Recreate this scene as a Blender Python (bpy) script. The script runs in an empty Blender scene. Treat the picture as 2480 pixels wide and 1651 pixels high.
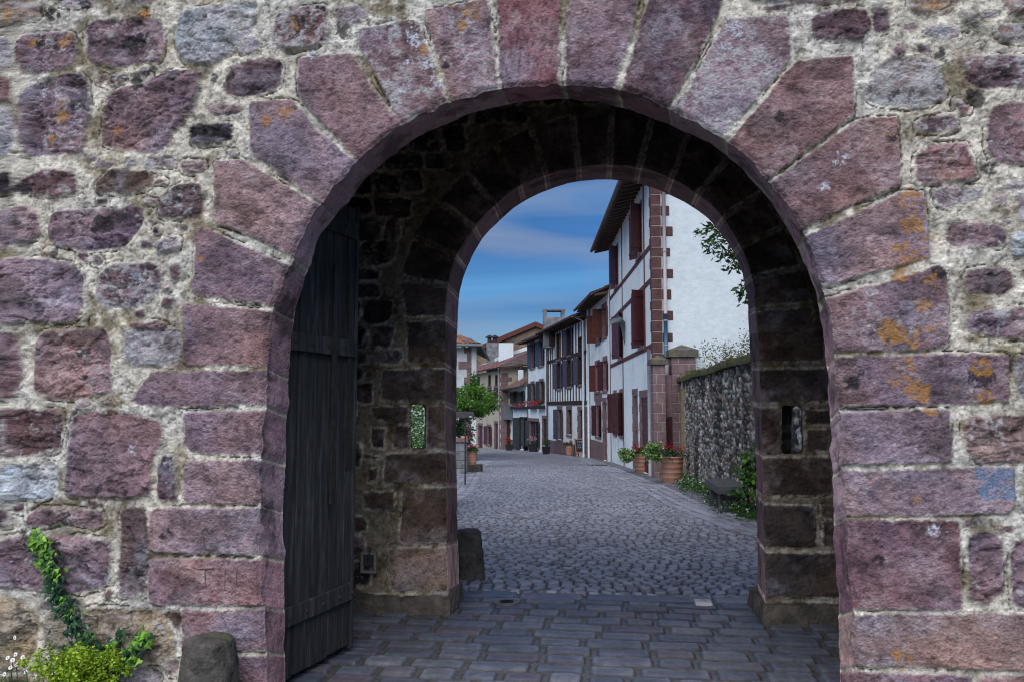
import bpy, math, random
import numpy as np
QK = 1.0   # tessellation coarseness
from mathutils import Vector, Matrix
random.seed(7); rng = np.random.default_rng(11)
S = bpy.context.scene
COL = bpy.context.collection
R = math.radians
# ---------------------------------------------------------------- camera model (world: gate wall along X, street along +Y)
F = 1929.0; YAW = R(6.5); PITCH = R(4.73); EYE = 1.6
RT = np.array([math.cos(YAW), math.sin(YAW), 0.0]); FW = np.array([-math.sin(YAW), math.cos(YAW), 0.0])
def ray(u, v):
    a = (u - 1240.0) / F; b = -(v - 825.5) / F
    cp, sp = math.cos(PITCH), math.sin(PITCH)
    return RT * a + FW * (cp - b * sp) + np.array([0, 0, 1.0]) * (b * cp + sp)
O = np.array([0, 0, EYE])
def at_y(u, v, Y):
    d = ray(u, v); return O + d * (Y / d[1])
def at_d(u, v, D):
    d = ray(u, v); return O + d * (D / d.dot(FW))
def CW(x, D, z=0.0):
    p = RT * x + FW * D; return np.array([p[0], p[1], z])
def gz(y): 
    return -0.033 * np.maximum(0, np.minimum(y, 95.0) - 7.3)
def on_ground(u, v):
    d = ray(u, v); lo, hi = 1.0, 200.0
    for _ in range(60):
        m = (lo + hi) / 2; p = O + d * m
        if p[2] > gz(p[1]): lo = m
        else: hi = m
    return O + d * lo
TILES = {'TL': (0, 0, 1.898), 'BL': (0, 825, 1.898), 'TM': (827, 0, 1.898), 'BM': (827, 825, 1.898), 'TR': (1653, 0, 1.898),
         'BR': (1653, 825, 1.898), 'Z': (1080, 720, 3.92), 'H': (1400, 700, 2.905), 'K': (1380, 420, 3.409), 'D': (0, 0, 0.94960), 'S': (0, 0, 1.0)}
def T(tile, x, y):
    o = TILES[tile]; return (o[0] + x / o[2], o[1] + y / o[2])
# ---------------------------------------------------------------- noise
def _h(ix, iy, s):
    n = (ix.astype(np.int64) * 374761393 + iy.astype(np.int64) * 668265263 + s * 974634777) & 0x7fffffff
    n = ((n ^ (n >> 13)) * 1274126177) & 0x7fffffff
    n = ((n ^ (n >> 16)) * 668265261) & 0x7fffffff
    return ((n ^ (n >> 15)) & 0xffffff) / float(0xffffff)
def vn(x, y, s=0):
    x = np.asarray(x, float); y = np.asarray(y, float)
    ix = np.floor(x); iy = np.floor(y); fx = x - ix; fy = y - iy
    fx = fx * fx * (3 - 2 * fx); fy = fy * fy * (3 - 2 * fy)
    a = _h(ix, iy, s); b = _h(ix + 1, iy, s); c = _h(ix, iy + 1, s); d = _h(ix + 1, iy + 1, s)
    return (a + (b - a) * fx) * (1 - fy) + (c + (d - c) * fx) * fy
def fbm(x, y, o=4, s=0, g=0.5):
    r = 0; a = 1; t = 0
    for k in range(o):
        r = r + a * vn(x * 2 ** k + 13.7 * k, y * 2 ** k + 7.3 * k, s + k * 17); t += a; a *= g
    return r / t
def sst(a, b, x):
    t = np.clip((x - a) / (b - a), 0, 1); return t * t * (3 - 2 * t)
def poly_sd(px, py, poly):
    P = np.asarray(poly, float); n = len(P); d2 = np.full(px.shape, 1e9); ins = np.zeros(px.shape, bool)
    for i in range(n):
        ax, ay = P[i]; bx, by = P[(i + 1) % n]
        ex, ey = bx - ax, by - ay; L = ex * ex + ey * ey + 1e-12
        t = np.clip(((px - ax) * ex + (py - ay) * ey) / L, 0, 1)
        d2 = np.minimum(d2, (px - ax - t * ex) ** 2 + (py - ay - t * ey) ** 2)
        if abs(ey) > 1e-12:
            c = ((ay > py) != (by > py)) & (px < ex * (py - ay) / ey + ax); ins ^= c
    d = np.sqrt(d2); return np.where(ins, d, -d)
def nearest_on(px, py, P):
    bd = np.full(px.shape, 1e9); bx_ = np.zeros(px.shape); by_ = np.zeros(px.shape)
    for i in range(len(P)):
        ax, ay = P[i]; bx, by = P[(i + 1) % len(P)]; ex, ey = bx - ax, by - ay; L = ex * ex + ey * ey + 1e-12
        t = np.clip(((px - ax) * ex + (py - ay) * ey) / L, 0, 1); qx = ax + t * ex; qy = ay + t * ey
        d = (px - qx) ** 2 + (py - qy) ** 2; m = d < bd; bd[m] = d[m]; bx_[m] = qx[m]; by_[m] = qy[m]
    return bx_, by_
# ---------------------------------------------------------------- object helpers
def tag(o, label=None, cat=None, group=None, kind=None):
    if label: o['label'] = label
    if cat: o['category'] = cat
    if group: o['group'] = group
    if kind: o['kind'] = kind
    return o
def empty(name, loc=(0, 0, 0), label=None, cat=None, group=None, parent=None):
    o = bpy.data.objects.new(name, None); COL.objects.link(o); o.location = Vector([float(c) for c in loc]); o.empty_display_size = .1
    if parent: o.parent = parent
    return tag(o, label, cat, group)
def wloc(o):
    l = Vector((0, 0, 0))
    while o is not None: l = l + o.location; o = o.parent
    return np.array(l)
def mesh_np(name, V, Fc, mat, parent=None, col=None, smooth=True, loc=None):
    """V (n,3) world coordinates; Fc (m,k)"""
    V = np.asarray(V, float); base = wloc(parent) if parent is not None else (np.array(loc, float) if loc is not None else np.zeros(3))
    V = V - base
    me = bpy.data.meshes.new(name); Fc = np.asarray(Fc, np.int32); m, k = Fc.shape
    me.vertices.add(len(V)); me.vertices.foreach_set('co', V.astype(np.float32).ravel())
    me.loops.add(m * k); me.loops.foreach_set('vertex_index', Fc.ravel())
    me.polygons.add(m); me.polygons.foreach_set('loop_start', np.arange(0, m * k, k, dtype=np.int32))
    me.polygons.foreach_set('loop_total', np.full(m, k, dtype=np.int32))
    me.polygons.foreach_set('use_smooth', np.full(m, smooth, dtype=bool))
    me.update(calc_edges=True)
    if col is not None:
        a = me.color_attributes.new('Col', 'FLOAT_COLOR', 'POINT')
        c4 = np.ones((len(V), 4), np.float32); c4[:, :3] = col[:, :3]
        if col.shape[1] > 3: c4[:, 3] = col[:, 3]
        a.data.foreach_set('color', c4.ravel())
    me.materials.append(mat)
    o = bpy.data.objects.new(name, me); COL.objects.link(o)
    if parent is not None: o.parent = parent
    elif loc is not None: o.location = Vector([float(c) for c in loc])
    return o
def grid_faces(nx, ny):
    i = np.arange(nx - 1)[:, None] * ny + np.arange(ny - 1)[None, :]; i = i.ravel()
    return np.stack([i, i + ny, i + ny + 1, i + 1], 1)
class MB:
    def __init__(s): s.v = []; s.f = []
    def add(s, vs, fs):
        b = len(s.v); s.v += [tuple(float(c) for c in p) for p in vs]; s.f += [tuple(b + i for i in q) for q in fs]; return s
    def hexa(s, c):   # 8 corners: bottom 4 ccw then top 4
        return s.add(c, [(0, 3, 2, 1), (4, 5, 6, 7), (0, 1, 5, 4), (1, 2, 6, 5), (2, 3, 7, 6), (3, 0, 4, 7)])
    def box(s, x0, x1, y0, y1, z0, z1):
        return s.hexa([(x0, y0, z0), (x1, y0, z0), (x1, y1, z0), (x0, y1, z0), (x0, y0, z1), (x1, y0, z1), (x1, y1, z1), (x0, y1, z1)])
    def tube(s, pts, r, n=8, cap=True):
        pts = [np.array(p, float) for p in pts]; rings = []; rr = r if hasattr(r, '__len__') else [r] * len(pts)
        up = np.array([0.31, 0.17, 0.93])
        b = len(s.v)
        for i, p in enumerate(pts):
            t = pts[min(i + 1, len(pts) - 1)] - pts[max(i - 1, 0)]; t /= np.linalg.norm(t) + 1e-9
            a = np.cross(t, up); a /= np.linalg.norm(a) + 1e-9; c = np.cross(t, a)
            for k in range(n):
                q = 2 * math.pi * k / n; s.v.append(tuple(p + (a * math.cos(q) + c * math.sin(q)) * rr[i]))
        for i in range(len(pts) - 1):
            for k in range(n):
                k2 = (k + 1) % n; s.f.append((b + i * n + k, b + i * n + k2, b + (i + 1) * n + k2, b + (i + 1) * n + k))
        if cap:
            s.f.append(tuple(b + k for k in range(n))); s.f.append(tuple(b + (len(pts) - 1) * n + k for k in reversed(range(n))))
        return s
    def lathe(s, prof, c, n=28, sx=1, sy=1):
        b = len(s.v)
        for r, z in prof:
            for k in range(n):
                q = 2 * math.pi * k / n; s.v.append((c[0] + r * math.cos(q) * sx, c[1] + r * math.sin(q) * sy, c[2] + z))
        for i in range(len(prof) - 1):
            for k in range(n):
                k2 = (k + 1) % n; s.f.append((b + i * n + k, b + i * n + k2, b + (i + 1) * n + k2, b + (i + 1) * n + k))
        s.f.append(tuple(b + k for k in reversed(range(n)))); s.f.append(tuple(b + (len(prof) - 1) * n + k for k in range(n)))
        return s
    def build(s, name, mat, parent=None, smooth=False, loc=None, bevel=0):
        base = wloc(parent) if parent is not None else (np.array(loc, float) if loc is not None else np.zeros(3))
        me = bpy.data.meshes.new(name); me.from_pydata([tuple(np.array(v) - base) for v in s.v], [], s.f)
        me.polygons.foreach_set('use_smooth', [smooth] * len(me.polygons)); me.update()
        me.materials.append(mat); o = bpy.data.objects.new(name, me); COL.objects.link(o)
        if parent is not None: o.parent = parent
        elif loc is not None: o.location = Vector([float(c) for c in loc])
        if bevel:
            m = o.modifiers.new('bevel', 'BEVEL'); m.width = bevel; m.segments = 2; m.limit_method = 'ANGLE'
        return o
def rough_block(c, size, amp=.01, n=10, rnd=.25, seed=0, taper=1.0, rotz=0.0):
    """rounded noisy block; c = centre of base"""
    V = []; Fs = []
    k = n + 1
    for ax in range(3):
        for sg in (-1, 1):
            g = np.linspace(-1, 1, k); a, b = np.meshgrid(g, g, indexing='ij'); w = np.full(a.shape, float(sg))
            P = [None] * 3; P[ax] = w; P[(ax + 1) % 3] = a; P[(ax + 2) % 3] = b
            P = np.stack([p.ravel() for p in P], 1); f = grid_faces(k, k)
            if sg < 0: f = f[:, ::-1]
            Fs.append(f + sum(len(q) for q in V)); V.append(P)
    V = np.concatenate(V); Fs = np.concatenate(Fs)
    L = np.linalg.norm(V, axis=1, keepdims=True); sph = V / L
    mx = np.abs(V).max(1, keepdims=True)
    P = V * (1 - rnd) + sph * rnd * 1.15
    q = P.copy(); sz = np.array(size) / 2
    tp = 1 + (taper - 1) * (q[:, 2:3] + 1) / 2
    q[:, :2] *= tp; q = q * sz
    nn = fbm(q[:, 0] * 9 + q[:, 2] * 5, q[:, 1] * 9 - q[:, 2] * 6, 4, seed) - .5
    q = q + sph * (nn * amp * 2)[:, None]
    q[:, 2] += sz[2]
    cr, sr = math.cos(rotz), math.sin(rotz)
    x = q[:, 0] * cr - q[:, 1] * sr; y = q[:, 0] * sr + q[:, 1] * cr
    q[:, 0] = x; q[:, 1] = y
    return q + np.array(c, float), Fs
# ---------------------------------------------------------------- materials
def newmat(name):
    m = bpy.data.materials.new(name); m.use_nodes = True; nt = m.node_tree
    return m, nt, nt.nodes['Principled BSDF']
def N(nt, t, **kw):
    n = nt.nodes.new(t)
    for k, v in kw.items():
        if k in ('op',): n.operation = v
        else:
            try: n.inputs[k.replace('_', ' ')].default_value = v
            except Exception: setattr(n, k, v)
    return n
def coords(nt, sc=(1, 1, 1)):
    tc = nt.nodes.new('ShaderNodeTexCoord'); mp = nt.nodes.new('ShaderNodeMapping'); mp.inputs['Scale'].default_value = sc
    g = nt.nodes.new('ShaderNodeNewGeometry'); nt.links.new(g.outputs['Position'], mp.inputs['Vector']); return mp.outputs[0]
def mat_noise(name, c1, c2, scale=6, rough=.85, bump=.3, bscale=40, stretch=(1, 1, 1), c3=None, s3=1.5, spec=.3, dist=.01, metallic=0):
    """two-tone fbm colour + optional large stain colour + bump"""
    m, nt, b = newmat(name); L = nt.links; v = coords(nt, stretch)
    n1 = N(nt, 'ShaderNodeTexNoise', Scale=scale, Detail=8.0, Roughness=.65); L.new(v, n1.inputs['Vector'])
    r = nt.nodes.new('ShaderNodeValToRGB'); r.color_ramp.elements[0].position = .32; r.color_ramp.elements[1].position = .68
    r.color_ramp.elements[0].color = (*c1, 1); r.color_ramp.elements[1].color = (*c2, 1); L.new(n1.outputs[0], r.inputs[0]); out = r.outputs[0]
    if c3:
        n3 = N(nt, 'ShaderNodeTexNoise', Scale=s3, Detail=6.0, Roughness=.7); L.new(v, n3.inputs['Vector'])
        r3 = nt.nodes.new('ShaderNodeValToRGB'); r3.color_ramp.elements[0].position = .5; r3.color_ramp.elements[1].position = .72
        L.new(n3.outputs[0], r3.inputs[0]); mx = nt.nodes.new('ShaderNodeMix'); mx.data_type = 'RGBA'
        L.new(r3.outputs[0], mx.inputs[0]); L.new(out, mx.inputs[6]); mx.inputs[7].default_value = (*c3, 1); out = mx.outputs[2]
    L.new(out, b.inputs['Base Color']); b.inputs['Roughness'].default_value = rough; b.inputs['Specular IOR Level'].default_value = spec
    b.inputs['Metallic'].default_value = metallic
    if bump:
        n2 = N(nt, 'ShaderNodeTexNoise', Scale=bscale, Detail=5.0); L.new(v, n2.inputs['Vector'])
        bp = nt.nodes.new('ShaderNodeBump'); bp.inputs['Strength'].default_value = bump; bp.inputs['Distance'].default_value = dist
        L.new(n2.outputs[0], bp.inputs['Height']); L.new(bp.outputs[0], b.inputs['Normal'])
    return m
def mat_attr(name, rough=.85, var=.25, scale=60, bump=.5, bscale=90, dist=.006, spec=.25, pits=0, rough_var=0):
    m, nt, b = newmat(name); L = nt.links; v = coords(nt)
    a = nt.nodes.new('ShaderNodeAttribute'); a.attribute_name = 'Col'
    n1 = N(nt, 'ShaderNodeTexNoise', Scale=scale, Detail=5.0, Roughness=.7); L.new(v, n1.inputs['Vector'])
    mr = nt.nodes.new('ShaderNodeMapRange'); mr.inputs[1].default_value = .25; mr.inputs[2].default_value = .75
    mr.inputs[3].default_value = 1 - var; mr.inputs[4].default_value = 1 + var; L.new(n1.outputs[0], mr.inputs[0])
    vm = nt.nodes.new('ShaderNodeVectorMath'); vm.operation = 'SCALE'; L.new(a.outputs['Color'], vm.inputs[0]); L.new(mr.outputs[0], vm.inputs['Scale'])
    L.new(vm.outputs[0], b.inputs['Base Color']); b.inputs['Roughness'].default_value = rough; b.inputs['Specular IOR Level'].default_value = spec
    if bump:
        n2 = N(nt, 'ShaderNodeTexNoise', Scale=bscale, Detail=4.0, Roughness=.6); L.new(v, n2.inputs['Vector'])
        bp = nt.nodes.new('ShaderNodeBump'); bp.inputs['Strength'].default_value = bump; bp.inputs['Distance'].default_value = dist
        L.new(n2.outputs[0], bp.inputs['Height']); L.new(bp.outputs[0], b.inputs['Normal'])
    return m
def mat_leaf(name, rough=.5, trans=.3):
    m, nt, b = newmat(name); L = nt.links
    a = nt.nodes.new('ShaderNodeAttribute'); a.attribute_name = 'Col'
    L.new(a.outputs['Color'], b.inputs['Base Color']); b.inputs['Roughness'].default_value = rough; b.inputs['Specular IOR Level'].default_value = .35
    t = nt.nodes.new('ShaderNodeBsdfTranslucent'); L.new(a.outputs['Color'], t.inputs[0])
    mx = nt.nodes.new('ShaderNodeMixShader'); mx.inputs[0].default_value = trans
    L.new(b.outputs[0], mx.inputs[1]); L.new(t.outputs[0], mx.inputs[2]); L.new(mx.outputs[0], nt.nodes['Material Output'].inputs[0]); return m
M = {}
M['stone'] = mat_attr('sandstone', rough=.9, var=.40, scale=70, bump=1.0, bscale=80, dist=.016)
M['mortar'] = mat_attr('lime_mortar', rough=.95, var=.28, scale=70, bump=.9, bscale=60, dist=.012)
M['setts'] = mat_attr('paving_setts', rough=.42, var=.22, scale=30, bump=.35, bscale=60, dist=.006, spec=.5)
M['cobble'] = mat_attr('street_cobbles', rough=.42, var=.2, scale=25, bump=.3, bscale=50, dist=.008, spec=.5)
M['farstone'] = mat_attr('garden_wall_flint', rough=.9, var=.35, scale=18, bump=.5, bscale=30, dist=.02)
M['tile'] = mat_attr('roof_tiles', rough=.85, var=.3, scale=8, bump=.3, bscale=20, dist=.02)
M['leaf'] = mat_leaf('leaves')
M['petal'] = mat_leaf('petals', .6, .2)
M['doorwood'] = mat_noise('weathered_gate_wood', (.018, .019, .020), (.060, .062, .064), 5, .7, .8, 30, (6, 6, .5), c3=(.11, .112, .115), s3=2.5, dist=.01)
M['plinth'] = mat_noise('damp_plinth_stone', (.05, .043, .036), (.17, .14, .115), 9, .95, .9, 30, c3=(.04, .045, .03), s3=4, dist=.02)
M['iron'] = mat_noise('dark_iron', (.02, .018, .018), (.05, .04, .035), 20, .6, .3, 60)
M['dark_stone'] = mat_noise('dark_passage_stone', (.028, .022, .020), (.10, .078, .066), 4, .95, .8, 14, dist=.03)  # passage stone in a darker tone than the front wall
M['guard'] = mat_noise('mossy_guard_stone', (.030, .029, .026), (.13, .115, .10), 14, .9, 1.0, 60, c3=(.06, .075, .03), s3=7)
M['white'] = mat_noise('white_limewash', (.70, .77, .79), (.80, .86, .87), 2.5, .9, .5, 9, c3=(.52, .58, .61), s3=.6, dist=.03)
M['white2'] = mat_noise('old_white_render', (.55, .61, .63), (.64, .70, .72), 4, .9, .9, 6, c3=(.50, .55, .56), s3=.8, dist=.02)
M['greywall'] = mat_noise('grey_render', (.42, .46, .47), (.58, .62, .62), 2, .9, .3, 12, c3=(.34, .36, .36), s3=.8, dist=.02)
M['beige'] = mat_noise('beige_render', (.40, .36, .27), (.52, .47, .36), 2, .9, .3, 12, c3=(.33, .30, .23), s3=.8, dist=.02)
M['pink'] = mat_noise('purple_dressed_stone', (.12, .072, .08), (.215, .145, .155), 5, .9, .5, 20, c3=(.20, .15, .14), s3=3, dist=.02)
M['redstone'] = mat_noise('painted_quoins', (.058, .027, .026), (.105, .052, .050), 6, .8, .3, 20)
M['timber'] = mat_noise('brown_red_timber', (.075, .028, .028), (.125, .05, .048), 7, .8, .4, 25)
M['darktimber'] = mat_noise('dark_timber', (.02, .012, .013), (.055, .032, .03), 7, .8, .4, 25)
M['rubble'] = mat_noise('rubble_base', (.10, .07, .06), (.26, .20, .17), 5, .95, .9, 9, dist=.05)
M['tanrubble'] = mat_noise('tan_rubble', (.16, .11, .075), (.30, .23, .16), 3, .95, .9, 6, c3=(.1, .09, .07), s3=1, dist=.05)
M['sh_red'] = mat_noise('oxblood_shutter', (.048, .012, .016), (.072, .019, .024), 4, .45, .1, 20, spec=.4)
M['sh_plum'] = mat_noise('plum_shutter', (.055, .026, .045), (.085, .042, .068), 4, .6, .1, 20)
M['sh_brick'] = mat_noise('brick_louvre', (.085, .022, .016), (.12, .034, .024), 4, .6, .1, 20)
M['sh_grey'] = mat_noise('slate_shutter', (.045, .045, .075), (.08, .08, .125), 4, .6, .1, 20)
M['sh_blue'] = mat_noise('blue_shutter', (.035, .055, .095), (.06, .10, .16), 4, .6, .1, 20)
M['sh_dark'] = mat_noise('charcoal_shutter', (.02, .028, .035), (.04, .05, .06), 4, .6, .1, 20)
M['yellow'] = mat_noise('ochre_panel', (.28, .16, .05), (.36, .22, .08), 4, .7, .1, 20)
m_, nt_, b_ = newmat('window_glass'); b_.inputs['Base Color'].default_value = (.012, .012, .015, 1); b_.inputs['Roughness'].default_value = .12; M['glass'] = m_
M['frame'] = mat_noise('window_frame_paint', (.10, .06, .055), (.14, .09, .08), 5, .6, 0)
M['soffit'] = mat_noise('soffit_boards', (.07, .045, .035), (.13, .085, .065), 6, .85, .4, 20, (4, .5, 4))
M['zinc'] = mat_noise('zinc_pipe', (.30, .27, .28), (.38, .35, .36), 8, .5, 0, spec=.5)
M['bluepipe'] = mat_noise('blue_pipe', (.03, .09, .17), (.045, .12, .21), 8, .5, 0, spec=.5)
M['whitepipe'] = mat_noise('white_pipe', (.45, .5, .55), (.6, .65, .68), 8, .5, 0, spec=.5)
M['gutter'] = mat_noise('brown_gutter', (.07, .035, .035), (.11, .06, .06), 8, .5, 0, spec=.5)
M['terracotta'] = mat_noise('terracotta', (.36, .17, .11), (.46, .25, .18), 7, .8, .3, 60, c3=(.40, .27, .22), s3=6)
M['soil'] = mat_noise('soil', (.02, .014, .01), (.05, .035, .025), 30, .95, .8, 60)
M['black'] = mat_noise('black_plastic', (.012, .012, .014), (.025, .025, .028), 20, .6, .1, 60)
M['board'] = mat_noise('chalkboard', (.012, .013, .018), (.022, .024, .03), 12, .7, 0)
M['chalk'] = mat_noise('chalk', (.5, .55, .6), (.7, .75, .8), 30, .9, 0)
M['bluechalk'] = mat_noise('blue_chalk', (.1, .25, .5), (.15, .35, .65), 30, .9, 0)
M['pine'] = mat_noise('orange_pine', (.30, .13, .05), (.42, .2, .09), 12, .6, .1, 60)
M['bench'] = mat_noise('bench_stone', (.05, .05, .055), (.12, .12, .125), 9, .9, .7, 40, c3=(.09, .1, .05), s3=4)
M['greypaint'] = mat_noise('grey_green_paint', (.10, .13, .14), (.15, .18, .19), 9, .45, 0, spec=.5)
M['signgrey'] = mat_noise('sign_panel', (.05, .045, .055), (.07, .06, .07), 9, .5, 0)
M['cement'] = mat_noise('weathered_cement', (.10, .11, .12), (.26, .27, .28), 3, .95, .4, 20, c3=(.05, .05, .055), s3=2)
M['bark'] = mat_noise('bark', (.05, .035, .025), (.12, .09, .07), 20, .9, .8, 40)
M['moss'] = mat_noise('mossy_coping', (.04, .045, .02), (.16, .15, .05), 6, .95, .9, 25, c3=(.09, .09, .095), s3=2, dist=.03)
M['cap'] = mat_noise('lichened_cap_stone', (.05, .05, .045), (.14, .13, .11), 7, .95, .6, 25, c3=(.18, .15, .06), s3=3)
M['steel'] = mat_noise('pale_metal_cover', (.45, .45, .46), (.6, .6, .6), 30, .45, .1, 60, spec=.5)
M['hole'] = mat_noise('drain_dark', (.004, .004, .005), (.01, .01, .012), 9, .9, 0)
M['ground'] = mat_noise('plain_ground', (.05, .048, .045), (.10, .095, .085), 2, .95, .3, 20)
M['plastic'] = mat_noise('socket_plastic', (.02, .022, .022), (.06, .06, .06), 40, .6, .2, 60)
M['boxframe'] = mat_noise('socket_frame', (.14, .14, .13), (.22, .21, .2), 20, .8, .3, 60)
# ================================================================= GATEHOUSE
D0, D1, TH0, TH1 = 4.10, 6.23, 0.26, 0.45
def rs(P, n):
    """Catmull-Rom through P then resample to n points by arc length"""
    P = np.array(P, float); Q = np.vstack([2 * P[0] - P[1], P, 2 * P[-1] - P[-2]]); out = []
    for i in range(1, len(Q) - 2):
        for t in np.linspace(0, 1, 12, endpoint=False):
            a, b, c, d = Q[i - 1], Q[i], Q[i + 1], Q[i + 2]
            out.append(.5 * ((2 * b) + (c - a) * t + (2 * a - 5 * b + 4 * c - d) * t * t + (3 * b - a - 3 * c + d) * t ** 3))
    out.append(P[-1]); out = np.array(out); L = np.r_[0, np.cumsum(np.linalg.norm(np.diff(out, axis=0), axis=1))]
    s = np.linspace(0, L[-1], n); return np.stack([np.interp(s, L, out[:, k]) for k in range(2)], 1)
def plane_pts(pts, Y): 
    r = []
    for u, v in pts: p = at_y(u, v, Y); r.append((p[0], p[2]))
    return r
C1F = [(640, 1760), (642, 1647), (640, 1500), (628, 1341), (628, 1225), (632, 1110), (640, 983), (644, 893), (650, 822), (661, 750), (680, 690), (711, 618), (745, 540),
       (785, 482), (827, 435), (869, 383), (964, 311), (1080, 255), (1206, 221), (1354, 206), (1422, 207), (1507, 221), (1628, 269), (1758, 337), (1866, 440),
       (1943, 564), (1996, 700), (2017, 822), (2026, 900), (2040, 1036), (2045, 1194), (2053, 1299), (2059, 1431), (2066, 1510), (2066, 1647), (2068, 1760)]
C1R = [(690, 1760), (690, 1647), (690, 1520), (688, 1380), (688, 1225), (690, 1110), (698, 983), (702, 893), (706, 822), (719, 738), (731, 690), (750, 640), (772, 580),
       (801, 535), (835, 497), (895, 424), (1000, 342), (1101, 290), (1222, 257), (1354, 242), (1430, 247), (1501, 259), (1640, 312), (1753, 371), (1848, 466),
       (1927, 590), (1974, 706), (1993, 815), (2001, 880), (2013, 1036), (2018, 1194), (2024, 1352), (2030, 1470), (2034, 1560), (2035, 1647), (2037, 1760)]
C2F = [(1083, 1520), (1082.5, 1404), (1081, 1194), (1077, 1036), (1077, 825), (1077, 769), (1082.5, 695), (1101, 627), (1146, 551), (1198, 498), (1256, 450), (1325, 421), (1401, 403), (1478, 398),
       (1549, 406), (1628, 432), (1692, 471), (1750, 525), (1793, 595), (1822, 674), (1832, 753), (1836, 826), (1841, 930), (1848, 1141), (1853, 1331), (1855, 1540)]
C2R = [(1112, 1500), (1111.5, 1404), (1107, 1200), (1105, 1036), (1106, 850), (1108, 790), (1114, 711), (1135, 640), (1169, 579), (1219, 527), (1275, 485), (1338, 457), (1406, 440), (1480, 435),
       (1557, 448), (1628, 475), (1690, 510), (1750, 569), (1792, 645), (1809, 720), (1813, 780), (1816, 850), (1822, 930), (1830, 1121), (1834, 1299), (1836, 1500)]
NP1 = 1500
c1f = rs(plane_pts(C1F, D0), NP1); c1r = rs(plane_pts(C1R, D0 + TH0), NP1)
c2f = rs(plane_pts(C2F, D1), 900); c2r = rs(plane_pts(C2R, D1 + TH1), 900)
def roughen(c, amp, seed, fr=9):
    s = np.linspace(0, 1, len(c)) * len(c) * .006; t = np.gradient(c, axis=0); t /= np.linalg.norm(t, axis=1, keepdims=True) + 1e-9
    n = np.stack([-t[:, 1], t[:, 0]], 1); w = (fbm(s * fr, s * 0 + seed, 4, seed) - .5) * 2 * amp
    return c + n * w[:, None]
c1f = roughen(c1f, .019, 3, 12); c1r = roughen(c1r, .013, 5); c2f = roughen(c2f, .007, 8); c2r = roughen(c2r, .008, 9)
CL = {'P': (.215, .142, .160), 'D': (.125, .076, .088), 'Q': (.262, .185, .205), 'G': (.32, .35, .38), 'B': (.13, .085, .065), 'T': (.36, .30, .22), 'L': (.33, .29, .32),
      'M': (.28, .22, .24), 'W': (.46, .50, .52), 'K': (.035, .027, .032), 'R': (.25, .148, .160), 'X': (.01, .01, .01)}
def chaikin(P, r):
    P = np.array(P, float); out = []
    for i in range(len(P)):
        a, b = P[i], P[(i + 1) % len(P)]; out += [a + (b - a) * r, b - (b - a) * r]
    return np.array(out)
def stone(tile, pts, col='P', kind='r', Y=D0, **k):
    P = np.array(plane_pts([T(tile, x, y) for x, y in pts], Y))
    return mkstone(P, col, kind, **k)
def mkstone(P, col='P', kind='r', **k):
    P = np.array(P, float); P = chaikin(P, .06 if kind == 'a' else .13)
    if kind == 'r': P = chaikin(P, .22)
    d = dict(P=P, c=np.array(CL[col] if isinstance(col, str) else col), kind=kind, inset=k.get('inset', -.017 if kind == 'r' else -.004), lich=k.get('lich', 0), part=k.get('part'), seed=random.random() * 90,
             tilt=(random.uniform(-.06, .06), random.uniform(-.06, .06)), bb=(*P.min(0), *P.max(0)), rise=k.get('rise', random.uniform(.004, .020) if kind == 'r' else random.uniform(.008, .018)), cen=P.mean(0), ang=k.get('ang', random.uniform(-.2, .2)))
    return d
ST = []
def A(tile, pts, col='P', **k): ST.append(stone(tile, pts, col, 'a', part=k.pop('part', 'voussoir'), **k))
def Rb(tile, pts, col='P', **k): ST.append(stone(tile, pts, col, 'r', **k))
# jamb blocks and voussoirs, left foot over the crown to the right foot
J = dict(part='jamb_block')
A('D', [(414, 1504), (700, 1506), (700, 1680), (414, 1680)], 'R', **J)
A('D', [(417, 1396), (700, 1400), (700, 1498), (418, 1498)], 'R', **J)
A('D', [(342, 1280), (700, 1284), (700, 1394), (342, 1392)], 'R', **J)
A('D', [(344, 1164), (700, 1167), (700, 1276), (343, 1272)], 'Q', **J)
A('D', [(424, 1056), (700, 1054), (700, 1162), (422, 1158)], 'Q', **J)
A('D', [(422, 945), (700, 938), (700, 1047), (560, 1047), (440, 1042), (424, 1020)], 'P', **J)
A('D', [(300, 925), (318, 890), (350, 852), (700, 848), (700, 931), (560, 933), (420, 937), (320, 932)], 'P', **J)
A('D', [(420, 695), (560, 708), (720, 722), (720, 842), (600, 843), (420, 842)], 'P')
A('D', [(450, 524), (478, 524), (600, 580), (760, 650), (740, 722), (640, 708), (443, 680)], 'P')
A('D', [(494, 368), (566, 368), (640, 416), (790, 500), (730, 620), (600, 555), (492, 512)], 'Q')
A('D', [(574, 234), (678, 229), (742, 310), (900, 430), (820, 530), (725, 462), (576, 352)], 'Q')
A('D', [(684, 135), (810, 122), (850, 190), (990, 370), (900, 430), (812, 364), (700, 240), (684, 214)], 'P')
A('D', [(822, 68), (962, 42), (1000, 160), (1070, 320), (970, 370), (920, 288), (862, 170), (824, 110)], 'P', lich=.25)
A('D', [(972, 24), (1060, 8), (1124, -4), (1142, 120), (1150, 300), (1072, 310), (1036, 232)], 'Q', lich=.1)
A('D', [(1140, -40), (1292, -40), (1289, 100), (1284, 300), (1158, 300), (1146, 140)], (.165, .082, .100), ang=1.5)
A('D', [(1306, -40), (1478, -40), (1452, 90), (1380, 300), (1296, 300), (1300, 100)], 'P')
A('D', [(1502, -40), (1676, -40), (1654, 30), (1600, 150), (1490, 330), (1400, 290), (1440, 160)], 'D')
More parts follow.
